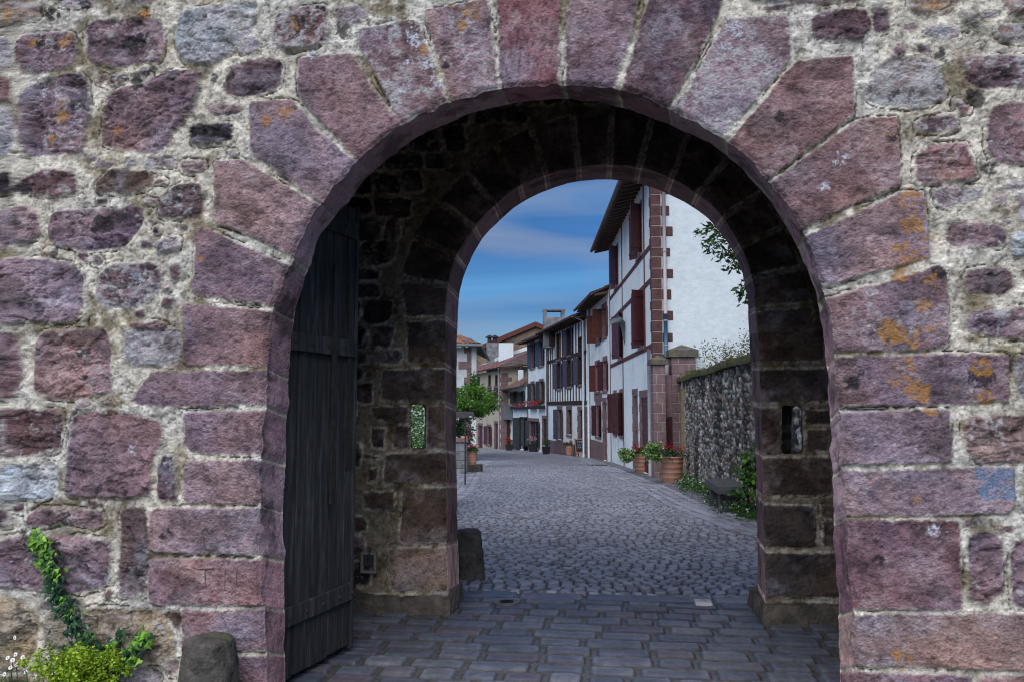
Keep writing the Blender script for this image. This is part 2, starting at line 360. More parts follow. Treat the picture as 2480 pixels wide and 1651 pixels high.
A('TR', [(195, 88), (330, 74), (492, 72), (500, 200), (496, 276), (420, 370), (195, 618), (100, 740), (-100, 640), (-50, 480), (20, 420)], 'Q', lich=.3)
A('TR', [(520, 278), (650, 265), (784, 256), (790, 400), (788, 535), (600, 680), (408, 815), (300, 900), (130, 740), (213, 640)], 'P')
A('TR', [(800, 547), (900, 540), (985, 540), (1000, 700), (1002, 860), (780, 950), (568, 1050), (450, 1120), (300, 920), (415, 828)], 'P')
A('TR', [(580, 1072), (780, 985), (990, 884), (1110, 882), (1130, 1020), (1138, 1190), (900, 1250), (660, 1322), (500, 1360), (440, 1140)], 'Q')
A('TR', [(670, 1368), (900, 1300), (1150, 1222), (1218, 1228), (1222, 1400), (1224, 1608), (700, 1622), (520, 1622), (500, 1400)], 'P', lich=.1)
A('BR', [(600, 70), (708, 70), (1230, 55), (1498, 62), (1502, 200), (1500, 290), (1450, 278), (1240, 300), (900, 300), (600, 308)], 'P', **J)
A('BR', [(600, 325), (718, 322), (1222, 308), (1238, 440), (1240, 560), (900, 570), (600, 570)], 'Q', **J)
A('BR', [(600, 588), (900, 588), (1250, 578), (1520, 572), (1526, 680), (1524, 762), (1500, 796), (1240, 804), (900, 808), (600, 802)], 'Q', **J)
A('BR', [(600, 818), (760, 816), (1268, 816), (1282, 1000), (1286, 1232), (1240, 1240), (860, 1236), (600, 1230)], (.185, .108, .128), **J)
A('BR', [(600, 1256), (800, 1248), (1300, 1246), (1760, 1246), (1760, 1528), (1300, 1508), (800, 1494), (600, 1494)], (.27, .18, .165), **J)
A('BR', [(600, 1512), (770, 1514), (1330, 1526), (1330, 1700), (600, 1720)], 'R', **J)
# rubble stones, left of the gate, upper
for P, c, l in [([(85, 205), (130, 165), (340, 150), (345, 290), (270, 320), (110, 335), (85, 290)], 'P', .1), ([(405, 110), (500, 90), (745, 85), (745, 280), (640, 290), (560, 310), (440, 300), (400, 240)], 'P', .05),
    ([(830, 55), (1090, 20), (1180, 30), (1150, 160), (1060, 250), (960, 300), (850, 290), (810, 200)], 'G', .1), ([(1270, 60), (1500, 15), (1510, 200), (1330, 235), (1250, 200)], 'D', .3),
    ([(1060, 310), (1180, 275), (1300, 285), (1290, 400), (1140, 445), (1035, 430)], 'D', 0), ([(100, 420), (200, 380), (330, 335), (400, 360), (415, 480), (380, 700), (230, 710), (120, 725), (85, 660)], 'P', .1),
    ([(500, 430), (640, 400), (800, 330), (910, 340), (920, 410), (870, 520), (740, 700), (640, 700), (480, 670), (470, 600)], 'P', .02), ([(870, 580), (1070, 570), (1065, 660), (880, 665)], 'K', 0),
    ([(930, 490), (1110, 480), (1100, 520), (1000, 530)], 'M', .2), ([(70, 850), (200, 780), (350, 800), (370, 890), (200, 905), (60, 870)], 'P', .15), ([(445, 840), (500, 790), (640, 785), (710, 810), (690, 870), (560, 890), (450, 890)], 'B', 0),
    ([(740, 940), (810, 850), (930, 850), (935, 1005), (730, 1000)], (.15, .095, .09), .1), ([(-20, 970), (100, 950), (165, 980), (185, 1080), (130, 1110), (40, 1120), (-20, 1150)], 'Q', .05),
    ([(235, 980), (400, 965), (570, 970), (600, 940), (660, 960), (650, 1040), (560, 1140), (400, 1150), (260, 1130), (230, 1080)], (.17, .12, .16), .05), ([(720, 1110), (820, 1090), (820, 1150), (730, 1160)], 'M', .3),
    ([(10, 1190), (180, 1190), (380, 1230), (385, 1400), (340, 1475), (100, 1480), (-20, 1490), (-20, 1250)], 'Q', 0), ([(460, 1260), (540, 1215), (700, 1210), (735, 1260), (735, 1340), (640, 1410), (500, 1420), (445, 1370)], 'P', .35),
    ([(790, 1225), (825, 1225), (820, 1285), (795, 1280)], 'D', 0), ([(830, 745), (945, 745), (945, 800), (840, 790)], 'M', .2), ([(-20, 340), (50, 370), (48, 470), (-20, 465)], 'P', .1),
    ([(-30, -30), (170, -30), (185, 80), (90, 112), (-30, 105)], (.28, .21, .17), .25), ([(600, -40), (740, -40), (730, 15), (610, 10)], 'P', 0), ([(250, -40), (430, -40), (440, 20), (270, 25)], 'M', .4), ([(750, 1370), (800, 1375), (780, 1410), (750, 1400)], 'D', 0),
    ([(600, 1490), (760, 1480), (750, 1510), (610, 1510)], 'P', 0), ([(1110, 170), (1190, 180), (1170, 250), (1110, 250)], 'L', .2), ([(1540, 40), (1640, 30), (1700, 90), (1560, 130)], 'M', .3), ([(-20, 500), (60, 490), (62, 700), (-20, 720)], 'L', .4), ([(-20, 175), (60, 190), (65, 320), (-20, 320)], 'L', .4),
    ([(-20, 800), (55, 790), (60, 880), (-20, 890)], 'K', .1)]:
    Rb('TL', P, c, lich=l)
# left, lower
for P, c, l in [([(-20, -40), (60, -30), (100, 60), (95, 200), (60, 260), (-20, 262)], 'P', 0), ([(190, -40), (480, -50), (505, 20), (510, 240), (400, 252), (260, 268), (170, 230), (175, 90)], 'Q', .05),
    ([(580, -55), (832, -55), (830, 110), (600, 112), (565, 60)], 'L', .35), ([(-20, 305), (280, 318), (288, 390), (262, 512), (140, 520), (-20, 528)], (.13, .08, .085), .1),
    ([(335, 330), (560, 330), (740, 370), (745, 460), (700, 540), (690, 700), (560, 722), (320, 715), (300, 690), (318, 520)], 'P', 0), ([(740, 530), (800, 530), (800, 620), (820, 730), (728, 730)], 'D', .05),
    ([(-20, 590), (255, 555), (265, 690), (200, 735), (120, 720), (-20, 742)], 'W', .1), ([(130, 800), (200, 765), (470, 790), (470, 840), (430, 860), (330, 830), (200, 850), (130, 840)], 'P', .1),
    ([(-20, 780), (40, 790), (45, 850), (-20, 855)], 'D', .1), ([(-20, 920), (120, 895), (500, 910), (515, 960), (490, 1120), (380, 1160), (240, 1145), (-20, 1120)], 'P', .12),
    ([(555, 770), (680, 757), (680, 1130), (610, 1180), (550, 1170), (560, 900)], (.15, .095, .09), .1), ([(-20, 1160), (120, 1190), (170, 1290), (160, 1420), (100, 1500), (-20, 1510)], 'T', 0),
    ([(215, 1260), (290, 1230), (330, 1400), (210, 1400)], (.27, .22, .16), 0), ([(385, 1222), (740, 1238), (795, 1340), (815, 1440), (740, 1480), (560, 1485), (420, 1400)], (.33, .26, .18), .05),
    ([(550, 1510), (640, 1500), (740, 1545), (700, 1640), (560, 1640)], 'L', .2), ([(750, 1242), (828, 1242), (824, 1330), (790, 1290)], 'B', 0), ([(760, 1500), (820, 1470), (820, 1530), (780, 1540)], 'B', 0),
    ([(500, 1150), (520, 1150), (515, 1180), (492, 1175)], 'D', 0), ([(-20, 1540), (200, 1540), (260, 1700), (-20, 1700)], 'T', 0), ([(280, 1500), (520, 1520), (500, 1700), (300, 1700)], 'M', 0)]:
    Rb('BL', P, c, lich=l)
# right, upper
for P, c, l in [([(600, 75), (700, 45), (840, 50), (870, 110), (820, 190), (700, 182), (600, 185)], 'D', .08), ([(885, 50), (950, 40), (955, 140), (885, 160)], 'D', .15), ([(900, 310), (990, 270), (1160, 275), (1210, 440), (1100, 490), (900, 480), (840, 440)], 'L', .5),
    ([(1290, 270), (1600, 255), (1620, 390), (1400, 410), (1310, 380)], 'P', .15), ([(1430, 490), (1540, 470), (1700, 480), (1700, 750), (1430, 750), (1390, 650)], 'P', .1), ([(1080, 560), (1250, 530), (1260, 600), (1150, 610), (1070, 605)], 'P', .2),
    ([(1080, 710), (1150, 670), (1290, 660), (1360, 820), (1170, 845), (1065, 830)], 'P', .1), ([(1150, 880), (1300, 860), (1380, 870), (1340, 920), (1200, 960)], 'M', .3), ([(1225, 1040), (1300, 1020), (1460, 1040), (1480, 1100), (1460, 1135), (1220, 1130)], 'P', .02),
    ([(1310, 1240), (1500, 1230), (1520, 1320), (1480, 1350), (1300, 1340)], 'P', .02), ([(1310, 1430), (1660, 1410), (1660, 1560), (1480, 1550), (1320, 1520)], 'P', .08), ([(1540, 900), (1660, 880), (1660, 1020), (1545, 1020)], 'M', .2),
    ([(1120, 120), (1270, 130), (1260, 180), (1110, 170)], 'L', .3), ([(1430, 130), (1660, 105), (1660, 190), (1460, 185)], 'M', .3), ([(1040, -30), (1300, -30), (1230, 60), (1060, 50)], (.36, .27, .20), .15), ([(1440, -30), (1660, -30), (1660, 50), (1500, 60)], 'M', .2),
    ([(380, 40), (500, 25), (500, 45), (390, 58)], 'K', 0), ([(300, -30), (700, -30), (690, 10), (320, 15)], 'M', .2), ([(1500, 1080), (1660, 1060), (1660, 1160), (1520, 1180)], 'W', .3)]:
    Rb('TR', P, c, lich=l)
for P, c, l in [([(1290, 350), (1660, 335), (1660, 545), (1380, 560), (1300, 510)], (.22, .15, .145), .05), ([(1320, 890), (1440, 880), (1470, 960), (1460, 1170), (1390, 1200), (1320, 1180)], 'P', .1), ([(1510, 930), (1680, 905), (1680, 1215), (1520, 1230)], 'P', .2),
    ([(1525, 80), (1680, 90), (1680, 260), (1530, 250)], 'L', .3), ([(1355, 1535), (1760, 1545), (1760, 1700), (1355, 1700)], 'R', .1), ([(1575, 600), (1690, 590), (1690, 800), (1560, 830)], 'L', .2)]:
    Rb('BR', P, c, lich=l)
def filler(existing, x0, x1, z0, z1, seed, rh=(.16, .36), rw=(.2, .55), avoid=None, cols='PPPQDMLTB', margin=.02, gap=.028, part=None, prob=1.0):
    rg = random.Random(seed); out = []; z = z0
    while z < z1:
        h = rg.uniform(*rh); x = x0 + rg.uniform(0, .2)
        while x < x1:
            w = rg.uniform(*rw); j = lambda: rg.uniform(-.03, .03) * (h / .25)
            P = np.array([(x + gap / 2 + j(), z + gap / 2 + j()), (x + w - gap / 2 + j(), z + gap / 2 + j()), (x + w - gap / 2 + j(), z + h - gap / 2 + j()), (x + gap / 2 + j(), z + h - gap / 2 + j())])
            t = np.vstack([P, (P + np.roll(P, -1, 0)) / 2, P.mean(0)[None], (P + P.mean(0)) / 2]); ok = True
            if avoid is not None and (poly_sd(t[:, 0], t[:, 1], avoid) > -.12).any(): ok = False
            if ok:
                tl0, tl1 = t.min(0) - margin, t.max(0) + margin
                for s in existing:
                    if s['bb'][0] > tl1[0] or s['bb'][2] < tl0[0] or s['bb'][1] > tl1[1] or s['bb'][3] < tl0[1]: continue
                    if (poly_sd(t[:, 0], t[:, 1], s['P']) > -margin).any(): ok = False; break
            if ok and rg.random() < prob: out.append(mkstone(P, rg.choice(cols), 'r', lich=rg.choice([0, 0, .1, .2]), part=part))
            x += w
        z += h
    return out
av1 = c1f[::12]
FR = (-3.25, 2.28)
for (a, b, c, d) in [(-6.0, -3.2, -.1, 6.4), (2.3, 5.5, -.1, 6.4), (-3.3, 2.4, 3.75, 6.4)]: ST += filler(ST, a, b, c, d, 5, avoid=av1)
ST += filler(ST, FR[0], FR[1], .02, 3.72, 21, (.05, .10), (.07, .2), av1, 'PDMLLB', .03, prob=.4)
ST += filler(ST, FR[0], FR[1], .02, 3.72, 33, (.03, .05), (.04, .09), av1, 'PDMLLT', .02, .01, prob=.12)
def inst(tile, x, y, r): p = plane_pts([T(tile, x, y)], D0)[0]; return (p[0], p[1], r)
ORANGE = [inst('TL', *q) for q in [(160, 210, .07), (310, 190, .08), (300, 520, .12), (1350, 110, .07), (1320, 510, .08), (1230, 560, .06), (660, 60, .05), (40, 60, .10), (540, 600, .05), (340, 1120, .04), (930, 1190, .04), (250, 650, .09)]] + \
    [inst('TR', *q) for q in [(1050, 930, .13), (1060, 1080, .17), (1040, 1180, .17), (1000, 1260, .08), (1140, 1300, .09), (1100, 1400, .09), (960, 1530, .15), (1120, 1540, .15), (1110, 475, .04), (940, 620, .03), (1150, 20, .08)]] + \
    [inst('BR', *q) for q in [(1000, 150, .14), (1080, 220, .13), (1380, 120, .10), (1390, 260, .09), (1130, 320, .07), (1250, 240, .07), (860, 620, .05), (1060, 730, .05), (1000, 1440, .12)]] + \
    [inst('TM', *q) for q in [(600, 60, .10), (550, 120, .07), (380, 240, .06), (520, 30, .05)]]
WHITE = [inst('TL', *q) for q in [(210, 430, .05), (640, 1280, .09), (1430, 260, .05), (1050, 740, .06), (1440, 1050, .04)]] + [inst('TM', *q) for q in [(230, 110, .07), (340, 180, .10), (400, 290, .08), (440, 380, .07), (300, 300, .06), (280, 420, .05)]] + \
    [inst('TR', *q) for q in [(250, 130, .12), (200, 230, .08), (280, 380, .04), (720, 740, .07), (650, 860, .06), (1190, 150, .08)]] + [inst('BL', *q) for q in [(615, 500, .05), (1250, 1130, .06), (690, 490, .04)]] + [inst('BR', *q) for q in [(1160, 870, .07)]]
DARK = [inst('TL', *q) for q in [(620, 190, .13), (600, 120, .08), (240, 60, .09), (640, 370, .10), (700, 330, .06), (200, 210, .07), (1380, 100, .10), (990, 360, .05), (470, 1040, .10), (120, 860, .10), (1000, 600, .07), (400, 20, .08)]] + \
    [inst('TR', *q) for q in [(1000, 240, .07), (1350, 450, .09), (1400, 790, .08), (960, 630, .06), (1180, 260, .08), (1180, 1260, .07), (1480, 330, .05), (440, 540, .05)]] + [inst('BR', *q) for q in [(790, 190, .09), (1380, 170, .12), (1150, 20, .05), (900, 1000, .05)]] + \
    [inst('BL', *q) for q in [(140, 880, .10), (400, 60, .08), (400, 150, .05), (640, 1060, .06), (1270, 1350, .07), (760, 880, .08)]] + [inst('TM', *q) for q in [(20, 150, .08), (480, 310, .04)]]
GREENB = [inst('TR', *q) for q in [(1180, 300, .10), (1340, 120, .12), (1220, 400, .10), (1540, 60, .10)]] + [inst('TL', *q) for q in [(230, 30, .10), (430, 560, .05)]]
BLUE = [inst('BR', 1440, 655, .085)]
def blob(X, Z, L, mul=1.0):
    r = np.zeros(X.shape)
    for x, z, q in L: r = np.maximum(r, 1 - sst(.2, 1.0, np.sqrt((X - x) ** 2 + (Z - z) ** 2) / (q * mul)))
    return r
def fields(X, Z, stones, seed=0, detail=True, joint=.0):
    X = np.asarray(X, float); Z = np.asarray(Z, float)
    wx = X + .022 * (fbm(X * 11, Z * 11, 4, seed + 1, .6) - .5); wz = Z + .022 * (fbm(X * 11, Z * 11, 4, seed + 2, .6) - .5)
    sd = np.full(X.shape, -1e3); sid = np.full(X.shape, -1, int)
    for i, s in enumerate(stones):
        lo = s['P'].min(0) - .06; hi = s['P'].max(0) + .06
        m = np.nonzero((wx > lo[0]) & (wx < hi[0]) & (wz > lo[1]) & (wz < hi[1]))[0]
        if not len(m): continue
        a = (X[m], Z[m]) if s['kind'] == 'a' else (wx[m], wz[m])
        if s['kind'] == 'a': a = (X[m] * .55 + wx[m] * .45, Z[m] * .55 + wz[m] * .45)
        d = poly_sd(a[0], a[1], s['P']) - s['inset']; k = d > sd[m]; sd[m[k]] = d[k]; sid[m[k]] = i
    f8 = fbm(X * 8, Z * 8, 5, seed + 3, .6); f25 = fbm(X * 25, Z * 25, 4, seed + 4, .65); f60 = fbm(X * 62, Z * 62, 3, seed + 5, .6); f3 = fbm(X * 2.6, Z * 2.6, 3, seed + 6)
    crack = np.abs(fbm(X * 6, Z * 6, 4, seed + 9, .6) - .5)
    rg1 = 1 - np.abs(fbm(X * 7, Z * 9, 5, seed + 8, .65) - .5) * 3; mh = .034 * (f8 - .5) + .016 * (f25 - .5) + .006 * (f60 - .5) + .010 * rg1 - .006 - .010 * (1 - sst(0, .012, crack)) * (sd < -.01) * (f3 > .45)
    mc = np.array([.60, .555, .465])[None] * (0.30 + 1.3 * f25[:, None]) * (0.70 + .6 * f8[:, None])
    cool = sst(.45, .6, f3)[:, None]; mc = mc * (1 - cool * .35) + mc * np.array([.86, .95, 1.12]) * cool * .35
    grime = sst(.47, .68, fbm(X * 5, Z * 5, 5, seed + 12, .7))[:, None]; mc = mc * (1 - grime * np.array([.58, .62, .70]))
    pit = (1 - sst(.30, .38, f60)) ; mc = mc * (1 - .45 * pit[:, None])
    mc *= (1 - .55 * (1 - sst(0, .010, crack)) * (sd < -.008) * (f3 > .45))[:, None]
    h = mh.copy(); c = mc.copy()
    on = sid >= 0
    if on.any():
        I = sid[on]; x = X[on]; z = Z[on]
        g = lambda k: np.array([s[k] for s in stones])[I]
        kind = np.array([s['kind'] == 'a' for s in stones])[I]; sc = np.array([s['c'] for s in stones])[I]; se = g('seed'); rise = g('rise'); tl = np.array([s['tilt'] for s in stones])[I]; ce = np.array([s['cen'] for s in stones])[I]; li = g('lich'); an = g('ang')
        ca, sa = np.cos(an), np.sin(an); u = x * ca + z * sa; v = -x * sa + z * ca
        lay = fbm(u * 3 + se, v * 20, 4, seed + 20, .6); a8 = fbm(x * 7 + se, z * 7, 5, seed + 21, .62); a20 = fbm(x * 19 + se, z * 19, 4, seed + 22, .65)
        tool = fbm(u * 34 + se, v * 60, 3, seed + 23, .6)
        rid = 1 - np.abs(fbm(u * 5 + se, v * 13, 4, seed + 24, .6) - .5) * 2
        fac = np.abs(fbm(u * 4.5 + se * 2, v * 7, 3, seed + 28, .5) - .5) * 2; hr = rise + .030 * (fac - .3) + tl[:, 0] * (x - ce[:, 0]) + tl[:, 1] * (z - ce[:, 1]) + .046 * (a8 - .5) + .026 * (a20 - .5) + .012 * (lay - .5) + .006 * (f60[on] - .5) - .010 * sst(.93, 1, rid)
        ha = rise + .012 * (a8 - .5) + .008 * (a20 - .5) + .009 * (tool - .5) + .004 * (f60[on] - .5)
        hs = np.where(kind, ha, hr); e = np.where(kind, sst(-.001, .014, sd[on]), sst(-.004, .026, sd[on]))
        h[on] = mh[on] * (1 - e) + hs * e
        # colour
        cs = sc * 1.10 * (.45 + 1.1 * a8)[:, None] * (.75 + .5 * f60[on])[:, None]; cs = cs * (1 + .45 * (lay - .5))[:, None]
        ef = (.32 * sst(.50, .70, fbm(x * 5 + se * 3, z * 5, 5, seed + 29, .68)))[:, None]; cs = cs * (1 - ef) + np.array([.46, .40, .43]) * ef * (.5 + 1.0 * a20)[:, None]; dk = sst(.49, .70, fbm(x * 4 - se, z * 6, 5, seed + 30, .7))[:, None]; cs = cs * (1 - .48 * dk)
        warm = (fbm(x * 3 + se, z * 3, 3, seed + 25) - .5)[:, None]; cs = cs * (1 + warm * np.array([.5, .1, -.35]))
        pits = 1 - sst(.28, .40, np.where(kind, tool, a20)); cs = cs * (1 - .45 * pits)[:, None]
        hl = sst(.60, .75, np.where(kind, tool, a20)); cs = cs * (1 + .30 * hl)[:, None]
        cs = cs * (1 - .45 * sst(.93, 1, rid) * (~kind))[:, None]
        lm = sst(.62 - li * .5, .70 - li * .4, fbm(x * 30 + se, z * 30, 4, seed + 26, .7) * .6 + a8 * .4)[:, None] * (li > 0)[:, None]
        cs = cs * (1 - lm * .75) + np.array([.42, .42, .42]) * lm * .75
        sm = 1 - sst(.0, np.where(kind, .016, .022), sd[on] + .030 * (fbm(x * 28, z * 28, 4, seed + 27, .7) - .5) - .002)
        c[on] = cs * (1 - sm)[:, None] + mc[on] * sm[:, None]
        # thin dark joint shadow lines beside dressed blocks
    jl = (1 - sst(.0, .0045, np.abs(sd + .004 + .030 * (f25 - .5)))) * sst(.50, .60, fbm(X * 5, Z * 5, 4, seed + 31)) * (sid >= 0)
    h -= .018 * jl; c *= (1 - .6 * jl)[:, None]
    if detail:
        n4 = fbm(X * 42, Z * 42, 4, seed + 40, .7); n6 = fbm(X * 75, Z * 75, 3, seed + 42, .75); n2 = fbm(X * 18, Z * 18, 4, seed + 41, .65)
        for L, colr, th, k in [(GREENB, (.13, .14, .09), .46, .6), (DARK, (.018, .016, .02), .45, .85), (WHITE, (.55, .60, .68), .53, .8), (ORANGE, (.40, .20, .055), .50, .72)]:
            b = blob(X, Z, L); q6 = n6 * .7 + n2 * .3 if colr[0] > .45 else n4 * .5 + n2 * .5; m = (sst(th, th + .10, q6 + (b - .75) * .30) * (b > 0.02) * k)[:, None]
            c = c * (1 - m) + np.array(colr) * m
        bx_ = np.maximum(np.abs(X - BLUE[0][0]) / .10, np.abs(Z - BLUE[0][1]) / .085) + .5 * (n2 - .5); m = (sst(.40, .62, n4 * .75 + n6 * .25 + .10) * (1 - sst(.75, 1.0, bx_)) * .7)[:, None]; c = c * (1 - m) + np.array([.08, .19, .34]) * m
    return h, c, sd, sid
def wall_sheet(xs, zs, Y, curves, stones, seed=0, sign=-1, detail=True, fld=True, rnd=.030, depth=.016, colmul=None):
    X, Z = np.meshgrid(xs, zs, indexing='ij'); shp = X.shape; X = X.ravel(); Z = Z.ravel()
    cell = np.min(np.diff(xs)); drop = np.zeros(X.shape, bool); dist = np.full(X.shape, 9.0)
    for C in curves:
        lo = C.min(0) - .06; hi = C.max(0) + .06
        m = np.nonzero((X > lo[0]) & (X < hi[0]) & (Z > lo[1]) & (Z < hi[1]))[0]
        if len(C) > 100:
            sd = poly_sd(X[m], Z[m], C[::14]); nr = np.nonzero(np.abs(sd) < .10)[0]; sd[nr] = poly_sd(X[m[nr]], Z[m[nr]], C)
        else: sd = poly_sd(X[m], Z[m], C)
        loc = min(cell * 1.45, .03)
        sn = (sd > 0) & (sd < loc); dp = sd >= loc
        drop[m[dp]] = True; dist[m] = np.minimum(dist[m], np.maximum(-sd, 0))
        k = m[sn]; qx, qy = nearest_on(X[k], Z[k], C); X[k] = qx; Z[k] = qy; dist[k] = 0
    if fld:
        ok = ~drop; h = np.zeros(X.shape); c = np.zeros((len(X), 3)); sd = np.full(X.shape, -1.0); sid = np.full(X.shape, -1)
        h[ok], c[ok], sd[ok], sid[ok] = fields(X[ok], Z[ok], stones, seed, detail)
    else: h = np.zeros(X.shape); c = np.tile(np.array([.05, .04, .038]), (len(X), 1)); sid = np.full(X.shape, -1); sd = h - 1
    h = h - depth * (1 - sst(0, rnd, dist)) ** 1.5
    if colmul is not None: c = c * np.array(colmul)
    V = np.stack([X, Y + sign * h, Z], 1); Fc = grid_faces(*shp)
    if sign > 0: Fc = Fc[:, ::-1]
    keep = ~drop[Fc].any(1); Fc = Fc[keep]
    lab = np.where(sd > 0, sid, -1)[Fc].max(1)
    return V, Fc, c, lab
def reveal(cf, cr, Yf, Yr, stones, seed, nd, detail=True, depth=.016, colmul=None, rough=.017, closed=False):
    n = len(cf); h, c, sd, sid = fields(cf[:, 0], cf[:, 1], stones, seed, detail); h = h - depth
    t = np.gradient(cf, axis=0); t /= np.linalg.norm(t, axis=1, keepdims=True) + 1e-9; nrm = np.stack([-t[:, 1], t[:, 0]], 1)
    k = np.linspace(0, 1, nd); s = np.arange(n) * .006
    SS, KK = np.meshgrid(s, k, indexing='ij'); dy = KK * (Yr - Yf)
    w = (1 - KK)[..., None] * cf[:, None] + KK[..., None] * cr[:, None]
    amp = sst(0, .06, dy) * (1 - sst(.97, 1, KK))
    dsp = rough * 2 * (fbm(SS.ravel() * 7, dy.ravel() * 7, 4, seed + 50) - .5).reshape(SS.shape) + .006 * (fbm(SS.ravel() * 30, dy.ravel() * 30, 3, seed + 51) - .5).reshape(SS.shape)
    jn = (1 - sst(-.004, .010, sd))[:, None] * .010
    P = w + nrm[:, None] * ((dsp + jn) * amp)[..., None]
    Yv = (Yf - h)[:, None] * (1 - KK) + Yr * KK
    P[:, 0] += nrm * .010; Yv = np.array(Yv); Yv[:, 0] += .005; P[:, 1] = cf + nrm * .0; Yv[:, 1] = Yf - h - .0008
    V = np.stack([P[..., 0], Yv, P[..., 1]], -1).reshape(-1, 3)
    a = fbm(SS.ravel() * 9, dy.ravel() * 9, 4, seed + 52, .6).reshape(SS.shape); b = fbm(SS.ravel() * 40, dy.ravel() * 40, 3, seed + 53).reshape(SS.shape)
    base = np.array([st['c'] for st in stones])[np.maximum(sid, 0)] * 1.1; mort = np.array([.32, .29, .24])
    e = sst(.0, .014, sd)[:, None, None]; cc = (base[:, None] * e + mort * (1 - e)) * (.6 + .5 * a + .35 * b)[..., None]
    if colmul is not None: cc = cc * np.array(colmul)
    near = (1 - sst(0, .03, dy))[..., None]; cc = cc * (1 - near) + c[:, None] * near; br_ = np.repeat(_h(np.maximum(sid, 0), sid * 0, 5)[:, None], nd, 1)[..., None]; cc = cc * (1 - (1 - near) * (.25 - .5 * br_)); wr_ = (sst(.52, .62, fbm(SS.ravel() * 16, dy.ravel() * 30, 4, seed + 60, .7)).reshape(SS.shape) * (1 - sst(.0, .07, dy)))[..., None] * .55; cc = cc * (1 - wr_) + np.array([.42, .37, .38]) * wr_; st_ = (sst(.50, .66, fbm(SS.ravel() * 5, dy.ravel() * 6, 4, seed + 61, .7)).reshape(SS.shape))[..., None] * .5; cc = cc * (1 - st_)
    Fc = grid_faces(n, nd); lab1 = np.where(sd > 0, sid, -1); lab = np.repeat(np.maximum(lab1[:-1], lab1[1:]), nd - 1)
    return V, Fc, cc.reshape(-1, 3), lab
def merge(parts):
    V = []; Fc = []; C = []; L = []; b = 0
    for v, f, c, l in parts: V.append(v); Fc.append(f + b); C.append(c); L.append(l); b += len(v)
    return np.concatenate(V), np.concatenate(Fc), np.concatenate(C), np.concatenate(L)
gate = empty('stone_gatehouse', (0, D0, 0), 'massive medieval town gate of purple sandstone blocks with round arch framing the street', 'gatehouse')
def emit(V, Fc, C, lab, stones, parent, nm_mortar, nm_rubble, mat_s='stone', mat_m='mortar'):
    def sub(mask, name, mat):
        f = Fc[mask]
        if not len(f): return
        u, inv = np.unique(f, return_inverse=True); mesh_np(name, V[u], inv.reshape(f.shape), M[mat], parent, C[u])
    sub(lab < 0, nm_mortar, mat_m)
    isp = np.array([s['part'] is not None for s in stones] + [False])
    sub((lab >= 0) & ~isp[lab], nm_rubble, mat_s)
    for i, s in enumerate(stones):
        if s['part']: sub(lab == i, s['part'], mat_s)
def axis(a, f0, f1, b, fine, coarse): return np.unique(np.round(np.concatenate([np.arange(a, f0, coarse), np.arange(f0, f1, fine), np.arange(f1, b, coarse)]), 5))
xs = axis(-6.0, -3.22, 2.34, 5.4, .0062 * QK, .03); zs = axis(-.06, 0.0, 4.0, 6.4, .0062 * QK, .03)
W = wall_sheet(xs, zs, D0, [c1f[::4]], ST, 0)
RV = reveal(c1f, c1r, D0, D0 + TH0, ST, 0, 34, colmul=(1.95, 1.9, 1.85))  # reveal colour lifted, painting in light that its shaded underside lacks
emit(*merge([W, RV]), ST, gate, 'mortar', 'rubble_masonry')
# ---- inner wall of the gate with the second arch and two loopholes
S2 = []
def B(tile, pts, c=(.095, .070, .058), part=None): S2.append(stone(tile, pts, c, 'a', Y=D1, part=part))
LM = (.11, .080, .068); LV = (.095, .070, .062)
for P in [[(300, -60), (560, -60), (560, 100), (303, 105)], [(190, 132), (560, 125), (560, 278), (185, 275)], [(135, 300), (312, 298), (308, 375), (160, 360)], [(392, 298), (560, 296), (560, 500), (392, 500)],
          [(245, 382), (312, 385), (315, 495), (240, 490)], [(135, 400), (205, 400), (200, 495), (140, 490)], [(205, 515), (560, 508), (560, 655), (190, 655)], [(110, 515), (190, 530), (150, 545), (100, 535)], [(125, 580), (170, 580), (165, 640), (125, 650)],
          [(105, 690), (250, 690), (245, 780), (105, 770)], [(280, 672), (560, 668), (560, 930), (265, 926)]]: B('BM', P)
B('BM', [(205, 950), (560, 945), (560, 1150), (230, 1150)], (.26, .20, .16)); B('BM', [(75, 1165), (560, 1160), (560, 1330), (75, 1330)], (.11, .09, .075))
for P in [[(260, -60), (650, -60), (650, 95), (260, 100)], [(260, 132), (670, 122), (680, 280), (260, 290)], [(260, 312), (452, 302), (458, 515), (260, 515)], [(560, 312), (680, 318), (685, 385), (562, 385)], [(566, 408), (690, 402), (690, 508), (566, 505)],
          [(260, 535), (690, 530), (692, 708), (260, 718)], [(260, 748), (605, 752), (620, 950), (260, 952)], [(632, 752), (900, 750), (900, 805), (635, 810)], [(640, 822), (900, 820), (900, 950), (640, 950)], [(260, 968), (900, 972), (900, 1180), (260, 1180)], [(260, 1195), (900, 1200), (900, 1380), (260, 1380)],
          [(720, 120), (1000, 125), (1000, 280), (720, 285)], [(720, 310), (950, 310), (950, 500), (720, 505)], [(720, 530), (1000, 530), (1000, 710), (720, 710)], [(690, -60), (950, -60), (950, 95), (690, 95)]]: B('BR', P, (.085, .063, .055))
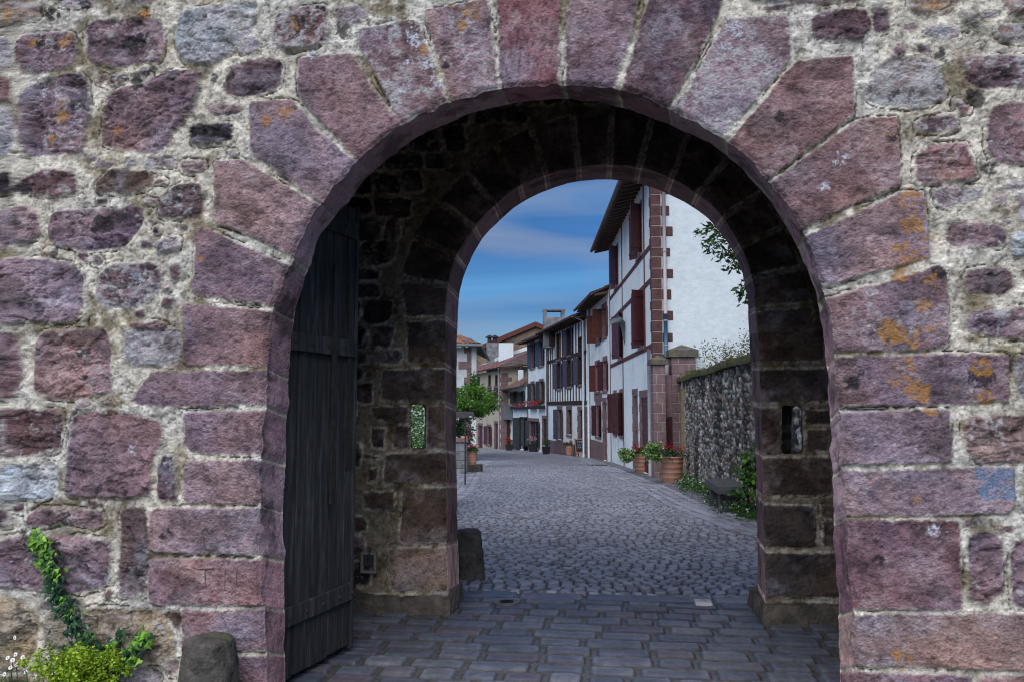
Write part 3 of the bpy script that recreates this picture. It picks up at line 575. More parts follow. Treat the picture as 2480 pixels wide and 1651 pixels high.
JT = [('TM', (475, 1568), (300, 1568)), ('TM', (485, 1460), (285, 1470)), ('TM', (490, 1315), (265, 1275)), ('TM', (530, 1180), (320, 1085)), ('TM', (610, 1045), (430, 915)), ('TM', (705, 940), (570, 790)), ('TM', (820, 855), (700, 660)), ('TM', (940, 800), (865, 575)),
      ('TM', (1090, 760), (1060, 520)), ('TM', (1235, 750), (1245, 480)), ('TM', (1370, 770), (1435, 520)), ('TM', (1520, 820), (1600, 600)), ('TR', (75, 890), (205, 735)), ('TR', (190, 1000), (375, 875)), ('TR', (265, 1130), (470, 1040)), ('TR', (320, 1275), (550, 1228)), ('TR', (340, 1420), (600, 1400)), ('TR', (345, 1560), (600, 1560))]
jp = [[np.array(plane_pts([T(t, *a)], D1)[0]), np.array(plane_pts([T(t, *b)], D1)[0])] for t, a, b in JT]
cc_ = np.array(plane_pts([(1458, 800)], D1)[0])
for i in range(len(jp) - 1):
    (a0, b0), (a1, b1) = jp[i], jp[i + 1]; in0 = a0 + (a0 - b0) * .35; in1 = a1 + (a1 - b1) * .35
    S2.append(mkstone([in0, b0, b1, in1], np.array(LV) * random.uniform(.7, 1.25), 'a', inset=.014, part='voussoir'))
av2 = c2f[::12]
S2 += filler(S2, -2.6, 2.3, .02, 4.3, 71, (.12, .22), (.14, .34), av2, [(.07, .052, .045), (.05, .036, .035), (.09, .07, .055)], .02, .03)
def rect(pts, Y, n=30):
    P = np.array(plane_pts(pts, Y)); out = []
    for i in range(4):
        a, b = P[i], P[(i + 1) % 4]; out += [a + (b - a) * t for t in np.linspace(0, 1, n, endpoint=False)]
    return np.array(out)
sl1f = rect([(994, 1087), (994, 978), (1030, 978), (1030, 1087)], D1); sl1b = rect([(995, 1084), (995, 979), (1029, 979), (1029, 1084)], D1 + TH1)
sl2f = rect([(1894.5, 1098), (1894.5, 981.5), (1942, 981.5), (1945.5, 1098)], D1); sl2b = rect([(1918, 1093), (1918, 982), (1939, 982), (1942, 1093)], D1 + TH1)
sl1f = roughen(sl1f, .004, 4, 20); sl2f = roughen(sl2f, .004, 6, 20)
DM = (.8, .8, .8)
for s_ in S2: pass
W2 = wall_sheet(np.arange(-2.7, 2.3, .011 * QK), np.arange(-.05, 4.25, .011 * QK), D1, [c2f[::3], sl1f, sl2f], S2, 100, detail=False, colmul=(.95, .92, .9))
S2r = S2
RV2 = reveal(c2f, c2r, D1, D1 + TH1, S2, 100, 30, detail=False, rough=.008, colmul=(3.4, 2.7, 2.9))  # colour lifted to paint in daylight reaching this reveal from the street
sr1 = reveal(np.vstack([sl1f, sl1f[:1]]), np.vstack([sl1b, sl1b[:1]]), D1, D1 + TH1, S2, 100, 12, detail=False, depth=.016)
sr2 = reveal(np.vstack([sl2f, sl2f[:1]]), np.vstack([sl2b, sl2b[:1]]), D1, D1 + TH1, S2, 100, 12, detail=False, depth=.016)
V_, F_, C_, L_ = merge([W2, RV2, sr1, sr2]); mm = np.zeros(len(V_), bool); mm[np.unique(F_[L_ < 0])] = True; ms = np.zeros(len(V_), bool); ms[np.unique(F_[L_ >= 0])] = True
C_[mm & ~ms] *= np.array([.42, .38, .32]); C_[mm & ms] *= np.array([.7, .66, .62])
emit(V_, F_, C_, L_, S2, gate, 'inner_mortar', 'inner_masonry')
# street side of the inner wall
SB = filler([], -4.5, 4.5, 0.02, 6.4, 91, (.18, .34), (.25, .6), c2r[::12], 'PQDM', .02, .03)
Wb = wall_sheet(np.arange(-4.5, 4.6, .018 * QK), np.arange(-.3, 6.42, .018 * QK), D1 + TH1, [c2r[::3], sl1b, sl2b], SB, 200, sign=1, detail=False)
emit(*Wb, SB, gate, 'street_side_mortar', 'street_side_masonry')
# back of the outer ring, passage walls, ceiling and core
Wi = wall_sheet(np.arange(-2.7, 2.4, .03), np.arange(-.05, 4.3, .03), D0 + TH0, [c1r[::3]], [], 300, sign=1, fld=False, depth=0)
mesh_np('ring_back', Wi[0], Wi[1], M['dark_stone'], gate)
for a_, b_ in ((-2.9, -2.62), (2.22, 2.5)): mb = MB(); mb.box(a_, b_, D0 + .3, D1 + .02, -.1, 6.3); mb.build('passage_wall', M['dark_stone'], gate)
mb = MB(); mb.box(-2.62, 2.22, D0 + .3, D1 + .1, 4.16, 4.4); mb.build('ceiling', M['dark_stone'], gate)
mb = MB(); mb.box(-5.95, -2.9, D0 + .14, D1 + TH1 - .1, -.1, 6.3); mb.box(2.5, 5.35, D0 + .14, D1 + TH1 - .1, -.1, 6.3); mb.box(-2.9, 2.5, D0 + .14, D1 + TH1 - .1, 4.45, 6.3); mb.build('wall_core', M['rubble'], gate)
# foot courses of the inner piers
for nm, cx, x0, x1, sd_ in [('l', 0, -2.62, at_y(1094, 1404, D1 - .03)[0], 1), ('r', 0, at_y(1846, 1450, D1 - .03)[0], 2.22, 2)]:
    v, f = rough_block(((x0 + x1) / 2, D1 + .27, -.05), (x1 - x0, .60, .195), .03, 40, .05, sd_)
    mesh_np('plinth', v, f, M['plinth'], gate)
# socket box let into the left pier
p0 = at_y(*T('BM', 95, 965), D1); p1 = at_y(*T('BM', 166, 1064), D1); sb = MB()
x0, z1, x1, z0 = p0[0], p0[2], p1[0], p1[2]; w_ = .022; Yb = D1 - .045
sb.box(x0, x1, Yb, Yb + .06, z1 - w_, z1); sb.box(x0, x1, Yb, Yb + .06, z0, z0 + w_); sb.box(x0, x0 + w_, Yb, Yb + .06, z0 + w_, z1 - w_); sb.box(x1 - w_, x1, Yb, Yb + .06, z0 + w_, z1 - w_)
sx = sb.build('socket_box', M['boxframe'], gate, bevel=.004)
s2 = MB(); s2.box(x0 + w_, x1 - w_, Yb + .045, Yb + .055, z0 + w_, z1 - w_)
s2.add(*rough_block(((x0 + x1) / 2 + .01, Yb + .03, z0 + .06), (.09, .04, .09), .008, 6, .2, 3)); s2.add(*rough_block(((x0 + x1) / 2 - .03, Yb + .03, z0 + .07), (.05, .04, .07), .008, 6, .2, 6))
s2.tube([(x0 + .05, Yb + .02, z0 + .05), (x0 + .07, Yb, z0 + .14), (x1 - .05, Yb + .01, z0 + .2)], .008); s2.build('socket_insert', M['plastic'], sx)
# carved letters in the jamb block (faint T and N)
cv = MB()
def stroke(a, b):
    global cv
    p = at_y(*T('BL', *a), D0); q = at_y(*T('BL', *b), D0); p[1] = q[1] = D0 - .0185; cv.tube([p, q], .0035, 6)
for gi, grp in enumerate([[((915, 1045), (990, 1040)), ((950, 1045), (952, 1130))], [((1040, 1135), (1042, 1040)), ((1042, 1040), (1090, 1125)), ((1090, 1125), (1095, 1035))], [((935, 880), (950, 950))]]):
    cv = MB()
    for a, b in grp: stroke(a, b)
    cv.build('carved_letter', M['pink'], gate)
for a, b in []: pass
UNUSED = [((915, 1045), (990, 1040)), ((950, 1045), (952, 1130)), ((1040, 1135), (1042, 1040)), ((1042, 1040), (1090, 1125)), ((1090, 1125), (1095, 1035)), ((935, 880), (950, 950))]
# ---- wooden gate leaf folded back against the left of the passage
def lerp(a, b, t): return a + (b - a) * t
H0 = np.array([-1.86, D0 + TH0 + .03, 0]); H1 = at_y(849, 1000, 5.20); H1[2] = 0
leaf = empty('gate_leaf', H0, parent=None); leaf.location = Vector([float(c) for c in (H0 - np.array([0, D0, 0]))]); leaf.parent = gate
dt = (H1 - H0); LW = np.linalg.norm(dt); dt /= LW; dn = np.array([dt[1], -dt[0], 0.0])    # dn faces the opening
def LP(s, o, z): return H0 + dt * s + dn * o + np.array([0, 0, z])
def lbox(mb, s0, s1, z0, z1, o0, o1):
    return mb.hexa([LP(s0, o0, z0), LP(s1, o0, z0), LP(s1, o1, z0), LP(s0, o1, z0), LP(s0, o0, z1), LP(s1, o0, z1), LP(s1, o1, z1), LP(s0, o1, z1)])
ztop = at_y(848, 512, 5.25)[2]; ss = [0, .19, .36, .56, .73, LW]
for i in range(5):
    m = MB(); o = random.uniform(-.006, .006); lbox(m, ss[i] + .004, ss[i + 1] - .004, .04 + random.uniform(0, .02), ztop + .25 - (.25 * i / 4), -.03 + o, .02 + o); m.build('plank', M['doorwood'], leaf, bevel=.006)
for zz in (1.93, ztop - .22, .35): m = MB(); lbox(m, .0, LW - .02, zz, zz + .11, .022, .05); m.build('rail', M['doorwood'], leaf, bevel=.005)
m = MB(); lbox(m, .50, .545, 1.0, 2.5, .052, .064); lbox(m, LW - .10, LW - .06, 1.2, 2.4, .024, .036); m.build('iron_strap', M['iron'], leaf)
m = MB(); lbox(m, LW - .001, LW + .03, .03, ztop + .02, -.05, .03); m.build('edge_stile', M['doorwood'], leaf, bevel=.006)
for zz in (.4, 1.98, ztop - .16):
    for s_ in (.1, .28, .46, .65, .8): m = MB(); c = LP(s_, .05, zz); m.lathe([(.012, 0), (.012, .01), (.006, .016)], c - np.array([0, 0, .005]), 8); m.build('nail', M['iron'], leaf)

# ================================================================= STREET BEYOND THE GATE
class Facade:
    def __init__(f, a, b, flip=False):
        f.a = CW(*a); f.b = CW(*b); d = f.b - f.a; f.L = np.linalg.norm(d); f.t = d / f.L
        n = np.array([-f.t[1], f.t[0], 0.0]); f.n = n if n.dot(-f.a) > 0 else -n
        if flip: f.n = -f.n
    def g(f, s): p = f.a + f.t * s; return float(gz(p[1]))
    def W(f, s, z, o=0.0): p = f.a + f.t * s + f.n * o; p[2] = z; return p
    def px(f, tile, x, y, o=0.0):
        d = ray(*T(tile, x, y)); a = f.a + f.n * o; t = (a - O).dot(f.n) / d.dot(f.n); p = O + d * t
        return (p - f.a).dot(f.t), p[2]
    def rect(f, tile, x0, y0, x1, y1):
        s0, _ = f.px(tile, x0, y0); s1, _ = f.px(tile, x1, y0); xm, ym = (x0 + x1) / 2, 0
        z0 = f.px(tile, xm, y1)[1]; z1 = f.px(tile, xm, y0)[1]
        return min(s0, s1), max(s0, s1), z0, z1
    def box(f, mb, s0, s1, z0, z1, o0, o1):
        return mb.hexa([f.W(s0, z0, o0), f.W(s1, z0, o0), f.W(s1, z0, o1), f.W(s0, z0, o1), f.W(s0, z1, o0), f.W(s1, z1, o0), f.W(s1, z1, o1), f.W(s0, z1, o1)])
def house(name, f, label, cat='house'):
    p = f.W(0, f.g(0)); return empty(name, p, label, cat)
def wall(f, par, zt, holes, mat='white', s0=0.0, s1=None, o=0.0, th=.28, name='wall', zb=None):
    s1 = f.L if s1 is None else s1; zb = min(f.g(s0), f.g(s1)) - .3 if zb is None else zb; mb = MB()
    S_ = sorted(set([s0, s1] + [h[0] for h in holes] + [h[1] for h in holes])); Z_ = sorted(set([zb, zt] + [h[2] for h in holes] + [h[3] for h in holes]))
    S_ = [q for q in S_ if s0 <= q <= s1]; Z_ = [q for q in Z_ if zb <= q <= zt]
    for i in range(len(S_) - 1):
        j = 0
        while j < len(Z_) - 1:
            def hol(jj):
                sm = (S_[i] + S_[i + 1]) / 2; zm = (Z_[jj] + Z_[jj + 1]) / 2; return any(h[0] < sm < h[1] and h[2] < zm < h[3] for h in holes)
            if hol(j): j += 1; continue
            k = j
            while k < len(Z_) - 1 and not hol(k): k += 1
            f.box(mb, S_[i], S_[i + 1], Z_[j], Z_[k], o - th, o); j = k
    return mb.build(name, M[mat], par)
def shutter(f, par, s, z0, z1, w, ang, far, mat, louvre=False, brace=True):
    a = R(ang); d = (f.t * math.cos(a) * (-1 if far else 1)) + f.n * math.sin(a); h = f.W(s, 0, .03); h[2] = 0
    nn = np.array([-d[1], d[0], 0]); mb = MB()
    def bx(u0, u1, za, zb, o0, o1):
        c = [h + d * u + nn * o + np.array([0, 0, z]) for z in (za, zb) for (u, o) in ((u0, o0), (u1, o0), (u1, o1), (u0, o1))]; mb.hexa(c)
    if louvre:
        bx(0, .05, z0, z1, -.018, .018); bx(w - .05, w, z0, z1, -.018, .018)
        for za in (z0, (z0 + z1) / 2 - .03, z1 - .06): bx(.05, w - .05, za, za + .06, -.018, .018)
        bx(.05, w - .05, z0 + .06, z1 - .06, -.004, .0)
        n = int((z1 - z0) / .075)
        for k in range(1, n): bx(.05, w - .05, z0 + k * .075, z0 + k * .075 + .045, -.012, .008)
    else:
        n = max(2, int(w / .11))
        for k in range(n): bx(w * k / n + .003, w * (k + 1) / n - .003, z0, z1, -.015, .015)
        for za in (z0 + .15, z1 - .22): 
            bx(.0, w, za, za + .08, .015, .035); bx(.0, w, za, za + .08, -.035, -.015)
        if brace:
            for sg in (-1, 1):
                o0, o1 = (.015, .033) if sg > 0 else (-.033, -.015); za, zb = z0 + .24, z1 - .24
                c = [h + d * u + nn * o + np.array([0, 0, z]) for (u, z) in ((.02, za), (.10, za)) for o in (o0, o1)]
                e = [h + d * u + nn * o + np.array([0, 0, z]) for (u, z) in ((w - .10, zb), (w - .02, zb)) for o in (o0, o1)]
                mb.hexa([c[0], c[2], c[3], c[1], e[0], e[2], e[3], e[1]])
    return mb.build('shutter', M[mat], par)
def window(f, house_, r, shut=None, shmat='sh_red', sur='pink', fr='frame', o=0.0, sw=None, louvre=False, depth=.13, bars=1, sill=True, pane='glass', surw=.14, near=True, far=True):
    s0, s1, z0, z1 = r; mb = MB(); d0 = o - depth; fw = .05
    f.box(mb, s0, s1, z1 - fw, z1, d0 - .05, d0); f.box(mb, s0, s1, z0, z0 + fw, d0 - .05, d0); f.box(mb, s0, s0 + fw, z0 + fw, z1 - fw, d0 - .05, d0); f.box(mb, s1 - fw, s1, z0 + fw, z1 - fw, d0 - .05, d0)
    sm = (s0 + s1) / 2; f.box(mb, sm - .03, sm + .03, z0 + fw, z1 - fw, d0 - .05, d0 + .004)
    for k in range(bars):
        zz = z0 + (z1 - z0) * (k + 1) / (bars + 1); f.box(mb, s0 + fw, sm - .03, zz - .015, zz + .015, d0 - .045, d0 - .003); f.box(mb, sm + .03, s1 - fw, zz - .015, zz + .015, d0 - .045, d0 - .003)
    w = mb.build('window', M[fr], house_)
    mb = MB(); f.box(mb, s0, s1, z0, z1, d0 - .10, d0 - .055); mb.build('pane', M[pane], w)
    if sur is None: sur_, q = 'darktimber', .05
    else: sur_, q = sur, surw
    if True:
        mb = MB()
        f.box(mb, s0 - q, s0 + .035, z0 - .02, z1 - .03, o - .27, o + .018); f.box(mb, s1 - .035, s1 + q, z0 - .02, z1 - .03, o - .27, o + .018); f.box(mb, s0 - q, s1 + q, z1 - .028, z1 + .022 + q, o - .27, o + .022)
        mb.build('surround', M[sur_], w, bevel=.008)
    if sill:
        mb = MB(); f.box(mb, s0 - .12, s1 + .12, z0 - .14, z0 - .022, o - .15, o + .07); mb.build('sill', M[sur or 'pink'], w, bevel=.01)
    if shut:
        sw = sw or (s1 - s0) / 2
        if near: shutter(f, w, s0, z0, z1, sw, shut[0], False, shmat, louvre)
        if far: shutter(f, w, s1, z0, z1, sw, shut[1], True, shmat, louvre)
    return w
def door(f, house_, r, mat='sh_red', o=0.0, sur='pink', depth=.12, surw=.16):
    s0, s1, z0, z1 = r; z0 = min(z0, f.g((s0 + s1) / 2) + .02); mb = MB(); n = max(3, int((s1 - s0) / .14))
    for k in range(n): f.box(mb, s0 + (s1 - s0) * k / n + .003, s0 + (s1 - s0) * (k + 1) / n - .003, z0, z1, o - depth - .05, o - depth + (k % 2) * .004)
    for zz in (z0 + .25, (z0 + z1) / 2, z1 - .3): f.box(mb, s0, s1, zz, zz + .1, o - depth + .004, o - depth + .025)
    d = mb.build('door', M[mat], house_)
    mb = MB(); q = f.W(s0 + .12, (z0 + z1) / 2 - .1, o - depth + .05); mb.lathe([(.02, -.02), (.035, 0), (.02, .02)], q, 8); mb.build('handle', M['iron'], d)
    if sur:
        mb = MB(); zz = z0 - .3; k = 0
        while zz < z1:
            h = min(.34, z1 + .01 - zz); q = surw + (.09 if k % 2 else 0)
            f.box(mb, s0 - q, s0 + .035, zz + .006, zz + h - .006, o - .27, o + .02); f.box(mb, s1 - .035, s1 + q, zz + .006, zz + h - .006, o - .27, o + .02); zz += .34; k += 1
        f.box(mb, s0 - surw - .05, s1 + surw + .05, z1 + .015, z1 + .24, o - .2, o + .024); mb.build('surround', M[sur], d, bevel=.008)
    return d
def hole(r): return (r[0], r[1], r[2], r[3])
def tile_roof(A_, B_, C_, D_, par, name='roof', pw=.22, rh=.33, amp=.045, tone=(.20, .085, .06), thick=.06, dark=.35):
    A_, B_, C_, D_ = [np.array(p, float) for p in (A_, B_, C_, D_)]
    lu = np.linalg.norm(B_ - A_); lv = np.linalg.norm(D_ - A_); nu = max(8, int(lu / pw) * 6); nv = max(6, int(lv / rh) * 4)
    nu = min(nu, 420); nv = min(nv, 160)
    u = np.linspace(0, 1, nu + 1); v = np.linspace(0, 1, nv + 1); U, V_ = np.meshgrid(u, v, indexing='ij'); U = U.ravel(); V_ = V_.ravel()
    P = (A_[None] * ((1 - U) * (1 - V_))[:, None] + B_[None] * (U * (1 - V_))[:, None] + C_[None] * (U * V_)[:, None] + D_[None] * ((1 - U) * V_)[:, None])
    nrm = np.cross(B_ - A_, D_ - A_); nrm /= np.linalg.norm(nrm); nrm = nrm if nrm[2] > 0 else -nrm
    cu = U * lu / pw; cv = V_ * lv / rh; q = np.floor(cu); r = np.floor(cv); jit = (_h(q, r, 3) - .5) * .02
    h = amp * np.abs(np.sin(math.pi * cu)) + .022 * (1 - (cv - r)) + jit + .03 * (fbm(U * lu * .5, V_ * lv * .5, 2, 8) - .5)
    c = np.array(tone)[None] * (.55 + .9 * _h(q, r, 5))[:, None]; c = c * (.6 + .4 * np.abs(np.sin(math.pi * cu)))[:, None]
    st = sst(.45, .7, fbm(U * lu * .9, V_ * lv * .9, 4, 9) + (_h(q, r, 7) - .5) * .3)[:, None]; c = c * (1 - st * dark * 2) + np.array([.07, .065, .065]) * st * dark * 2
    o = mesh_np(name, P + nrm * h[:, None], grid_faces(nu + 1, nv + 1), M['tile'], par, c)
    mb = MB(); a, b, cc, d = [p - nrm * thick for p in (A_, B_, C_, D_)]; e = [p + nrm * .0 for p in (A_, B_, C_, D_)]
    mb.hexa([a, b, cc, d] + e); mb.build('roof_deck', M['soffit'], par); return o
def blob_leaves(name, cl, n, size, pal, parent=None, mat='leaf', elong=1.8, spread=1.0, flat=.5, loc=None, fold=.25, down=0.0):
    """cl: list of (centre, (rx,ry,rz)); n leaves per clump"""
    C = np.concatenate([np.array(c)[None] + rng.normal(size=(n, 3)) * np.array(r) * .5 * spread for c, r in cl]); N_ = len(C)
    d = rng.normal(size=(N_, 3)); d[:, 2] = d[:, 2] * flat - down; d /= np.linalg.norm(d, axis=1, keepdims=True)
    k = rng.normal(size=(N_, 3)); w = np.cross(d, k); w /= np.linalg.norm(w, axis=1, keepdims=True); nn = np.cross(d, w)
    L = size * rng.uniform(.6, 1.25, (N_, 1)); wd = L / elong * .5
    b = C; tip = C + d * L; mid = C + d * L * .45
    V = np.stack([b, mid + w * wd + nn * wd * fold, tip, mid - w * wd + nn * wd * fold], 1).reshape(-1, 3)
    Fc = np.arange(N_ * 4).reshape(-1, 4); p = np.array(pal); ci = rng.integers(0, len(p), N_)
    clv = np.repeat(rng.uniform(.65, 1.2, len(cl)), n)[:, None]
    col = p[ci] * rng.uniform(.7, 1.25, (N_, 1)) * clv; col = np.repeat(col, 4, 0)
    return mesh_np(name, V, Fc, M[mat], parent, col, smooth=False, loc=loc)
GREEN = [(.035, .09, .018), (.06, .14, .025), (.09, .19, .035), (.045, .11, .03)]
LIME = [(.10, .24, .03), (.15, .32, .04), (.07, .17, .03), (.05, .12, .025)]
DKGREEN = [(.012, .035, .014), (.02, .055, .02), (.03, .075, .025)]
RED = [(.45, .02, .03), (.55, .03, .06), (.30, .01, .02)]; MAG = [(.50, .05, .22), (.62, .12, .32), (.7, .3, .45)]; WHT = [(.7, .72, .7), (.8, .8, .76)]
# ---------------- house A: tall white house with oxblood shutters
fA = Facade((4.548, 25.6), (4.81, 38.9)); zA = EYE + 7.9
hA = house('townhouse', fA, 'tall three storey white town house with oxblood shutters, stone corner blocks and a blue downpipe', 'house')
def sz(Dn, w, z0, z1): return (Dn - 25.6, Dn - 25.6 + w, EYE + z0, EYE + z1)
gA = lambda s: fA.g(s)
wA = [(sz(27.76, 1.1, 5.42, 7.15), (126, 155)), (sz(35.2, 1.1, 5.42, 7.15), (130, 162)), (sz(27.47, 1.1, 2.12, 4.02), (122, 155)), (sz(33.9, 1.15, 2.12, 4.0), (156, 150))]
wB = [(sz(34.0, 1.0, -1.2, .62), (150, 155)), (sz(36.4, 1.0, -1.2, .62), (155, 150))]
dA1 = (1.25, 3.05, gA(2) + .02, EYE + .35); dA2 = (3.9, 5.0, gA(4) + .02, EYE + .45)
wall(fA, hA, zA, [hole(r) for r, _ in wA + wB] + [dA1, dA2], 'white')
for r, a in wA: window(fA, hA, r, a, 'sh_red' if r[0] < 4 else 'sh_plum', 'pink', sw=.5, surw=.13)
for r, a in wB: window(fA, hA, r, a, 'sh_red', 'pink', sw=.48)
door(fA, hA, dA1, 'sh_red', depth=.06); door(fA, hA, dA2, 'darktimber')
for z in (2.0, 4.16, 5.28): 
    mb = MB(); fA.box(mb, .0, fA.L, EYE + z - .11, EYE + z + .05, -.1, .028); mb.build('timber_band', M['timber'], hA, bevel=.006)
for s in (1.55, 8.0, fA.L - .12):
    for za, zb in ((2.055, 4.045), (4.215, 5.165), (5.335, 7.88)):
        mb = MB(); fA.box(mb, s, s + .16, EYE + za, EYE + zb, -.1, .024); mb.build('timber_post', M['timber'], hA)
for s in (8.0, fA.L - .12): mb = MB(); fA.box(mb, s, s + .16, gA(s), EYE + 1.885, -.1, .024); mb.build('timber_post', M['timber'], hA)
fG = Facade((4.548, 25.6), (14.5, 25.4))         # gable wall seen from the gate
mb = MB(); W_ = fG.L; zr = zA + 2.7; zb_ = -1.1
mb.add([fG.W(.0, zb_, 0), fG.W(W_, zb_, 0), fG.W(W_, zA, 0), fG.W(W_ / 2, zr, 0), fG.W(0, zA, 0)] + [fG.W(.0, zb_, -.29), fG.W(W_, zb_, -.29), fG.W(W_, zA, -.29), fG.W(W_ / 2, zr, -.29), fG.W(0, zA, -.29)],
       [(0, 1, 2, 3, 4), (9, 8, 7, 6, 5), (0, 5, 6, 1), (1, 6, 7, 2), (2, 7, 8, 3), (3, 8, 9, 4), (4, 9, 5, 0)]); mb.build('gable_wall', M['white2'], hA)
mb = MB(); z = gA(0) - .2; k = 0; zs_ = []
while z < zA - .1:
    h = .345 + .03 * math.sin(k * 2.3); zs_.append((z, h)); tw = .30
    fG.box(mb, -.025, tw, z + .008, z + h - .008, -.1, .028)
    if k % 2: fG.box(mb, tw + .002, .64 + .05 * math.sin(k * 1.7), z + .012, z + h - .03, -.1, .022)
    fA.box(mb, .002, .20 + (.16 if k % 2 == 0 else 0), z + .01, z + h - .01, -.1, .026); z += h; k += 1
mb.build('quoins', M['redstone'], hA, bevel=.018)
mb = MB(); fG.box(mb, -.012, .33, gA(0), zA, -.05, .014); fA.box(mb, .003, .3, gA(0), zA, -.05, .012); mb.build('quoin_mortar', M['mortar2'] if 'mortar2' in M else M['terracotta'], hA)
px_ = .40; zj = EYE + 2.98
mb = MB(); mb.tube([fG.W(px_, zA, .09), fG.W(px_, zj, .09)], .058, 12); mb.build('downpipe', M['zinc'], hA, smooth=True)
mb = MB(); mb.tube([fG.W(px_, zj, .09), fG.W(px_, EYE + 1.6, .09)], .062, 12); q = mb.build('downpipe', M['bluepipe'], hA, smooth=True); q['label'] = 'lower downpipe length painted blue'
for zc in (EYE + 5.0, EYE + 2.75, EYE + 1.95):
    mb = MB(); mb.tube([fG.W(px_, zc, .09), fG.W(px_, zc + .04, .09)], .072, 12); mb.build('pipe_clip', M['zinc'], hA)
mb = MB(); mb.tube([fA.W(.55, EYE + 1.9, .07), fA.W(.55, gA(0), .07)], .05, 10); mb.build('downpipe', M['zinc'], hA, smooth=True)
def eave_roof(f, par, zt, over, rise, run, s0=-.25, s1=None, tone=(.17, .07, .06), gut=True, bargeboard=False):
    s1 = f.L + .15 if s1 is None else s1; sl = rise / run
    A_ = f.W(s0, zt + .10 - sl * over * .6, over); B_ = f.W(s1, zt + .10 - sl * over * .6, over); C_ = f.W(s1, zt + .10 + rise, -run); D_ = f.W(s0, zt + .10 + rise, -run)
    tile_roof(A_, B_, C_, D_, par, tone=tone)
    E_ = f.W(s0, zt + .10 - .2, -2 * run); G_ = f.W(s1, zt - .1, -2 * run); tile_roof(E_, G_, C_, D_, par, tone=tone)
    mb = MB(); n = int((s1 - s0) / .55)
    for k in range(n + 1):
        s = s0 + .05 + (s1 - s0 - .15) * k / n
        mb.hexa([f.W(s, zt - .16, -.05), f.W(s + .1, zt - .16, -.05), f.W(s + .1, A_[2] - .17, over - .08), f.W(s, A_[2] - .17, over - .08), f.W(s, zt - .02, -.05), f.W(s + .1, zt - .02, -.05), f.W(s + .1, A_[2] - .07, over - .08), f.W(s, A_[2] - .07, over - .08)])
    mb.build('rafters', M['soffit'], par)
    if gut:
        mb = MB(); mb.tube([f.W(s0, A_[2] - .05, over + .07), f.W(s1, A_[2] - .05, over + .07)], .075, 10); mb.build('gutter', M['gutter'], par, smooth=True)
    return A_, B_
eave_roof(fA, hA, zA, .80, 2.7, 5.0, s0=-.35)
# ---------------- house B: narrow white house with brick red louvred shutters
fB = Facade((4.78, 38.95), (4.5, 46.0)); zB = EYE + 5.75
hB = house('narrow_house', fB, 'narrow white house with brick red louvred shutters squeezed beside the tall house')
def sB(Da, Db, z0, z1): return (Da - 38.95, Db - 38.95, EYE + z0, EYE + z1)
wins = [(sB(39.8, 41.1, 3.55, 5.05), (175, 92), True, 'sh_brick'), (sB(41.9, 43.3, 3.45, 4.95), (170, 95), True, 'sh_brick'), (sB(39.8, 40.9, .85, 2.35), (172, 155), False, 'sh_red'), (sB(42.3, 43.7, .85, 2.3), (172, 148), True, 'sh_brick'), (sB(42.0, 43.6, -1.55, .1), (160, 160), False, 'sh_red')]
dB = (1.2, 2.2, fB.g(1.5) + .02, EYE + .25)
wall(fB, hB, zB, [hole(w_[0]) for w_ in wins] + [dB], 'white')
for r, a, lv, mt in wins: window(fB, hB, r, a, mt, 'pink', sw=.5, louvre=lv, surw=.2)
door(fB, hB, dB, 'darktimber')
mb = MB(); fB.box(mb, 2.4, fB.L - .3, fB.g(5) - .3, fB.g(5) + 1.0, -.2, .035); mb.build('stone_base', M['pink'], hB)
mb = MB(); fB.box(mb, 2.5, 5.2, EYE + .33, EYE + .75, -.1, .03); mb.build('stone_lintel', M['pink'], hB)
mb = MB(); mb.tube([fB.W(fB.L - .15, zB - .05, .12), fB.W(fB.L - .15, fB.g(7), .12)], .065, 10); mb.build('downpipe', M['whitepipe'], hB, smooth=True)
eave_roof(fB, hB, zB, .80, 1.9, 4.0, s0=.03, s1=fB.L + .1, tone=(.20, .07, .06))
# ---------------- house C: half timbered
fC = Facade((4.3, 46.05), (2.6, 57)); zC = EYE + 5.35
hC = house('half_timbered_house', fC, 'half timbered white house with dark vertical studs above and slate blue shutters')
RC = lambda *q: fC.rect('Z', *q)
c2 = [(RC(1256, 385, 1300, 520), None, 'yellow'), (RC(1150, 300, 1190, 545), (172, 163), 'glass'), (RC(1050, 350, 1090, 585), None, 'yellow')]
c1 = [(RC(1255, 560, 1295, 825), (172, 163), 'glass'), (RC(1150, 590, 1190, 845), (172, 163), 'glass'), (RC(1055, 620, 1090, 865), (172, 163), 'glass')]
c0 = [(RC(1062, 1060, 1100, 1345), (170, 158), 'glass'), (RC(1150, 1060, 1192, 1300), None, 'glass')]
dC = RC(1262, 1070, 1325, 1480)
wall(fC, hC, zC, [hole(r[0]) for r in c2 + c1 + c0] + [dC], 'white')
for i, (r, a, p) in enumerate(c2 + c1): window(fC, hC, r, a, 'sh_grey', None, fr='darktimber', pane=p, sw=.5 if a else None, sill=i not in (0,), bars=1)
for r, a, p in c0: window(fC, hC, r, a, 'sh_grey', 'pink', sw=.5, surw=.2)
door(fC, hC, dC, 'darktimber', surw=.3)
zb0 = fC.px('Z', 1150, 1000)[1]; zb1 = fC.px('Z', 1150, 567)[1]; hol = [hole(r[0]) for r in c2 + c1]
for z, h in ((zb0, .26), (zb1, .22), (zC - .2, .2)):
    mb = MB(); fC.box(mb, 0, fC.L, z - h / 2, z + h / 2, -.1, .045); mb.build('timber_beam', M['darktimber'], hC)
n = 14
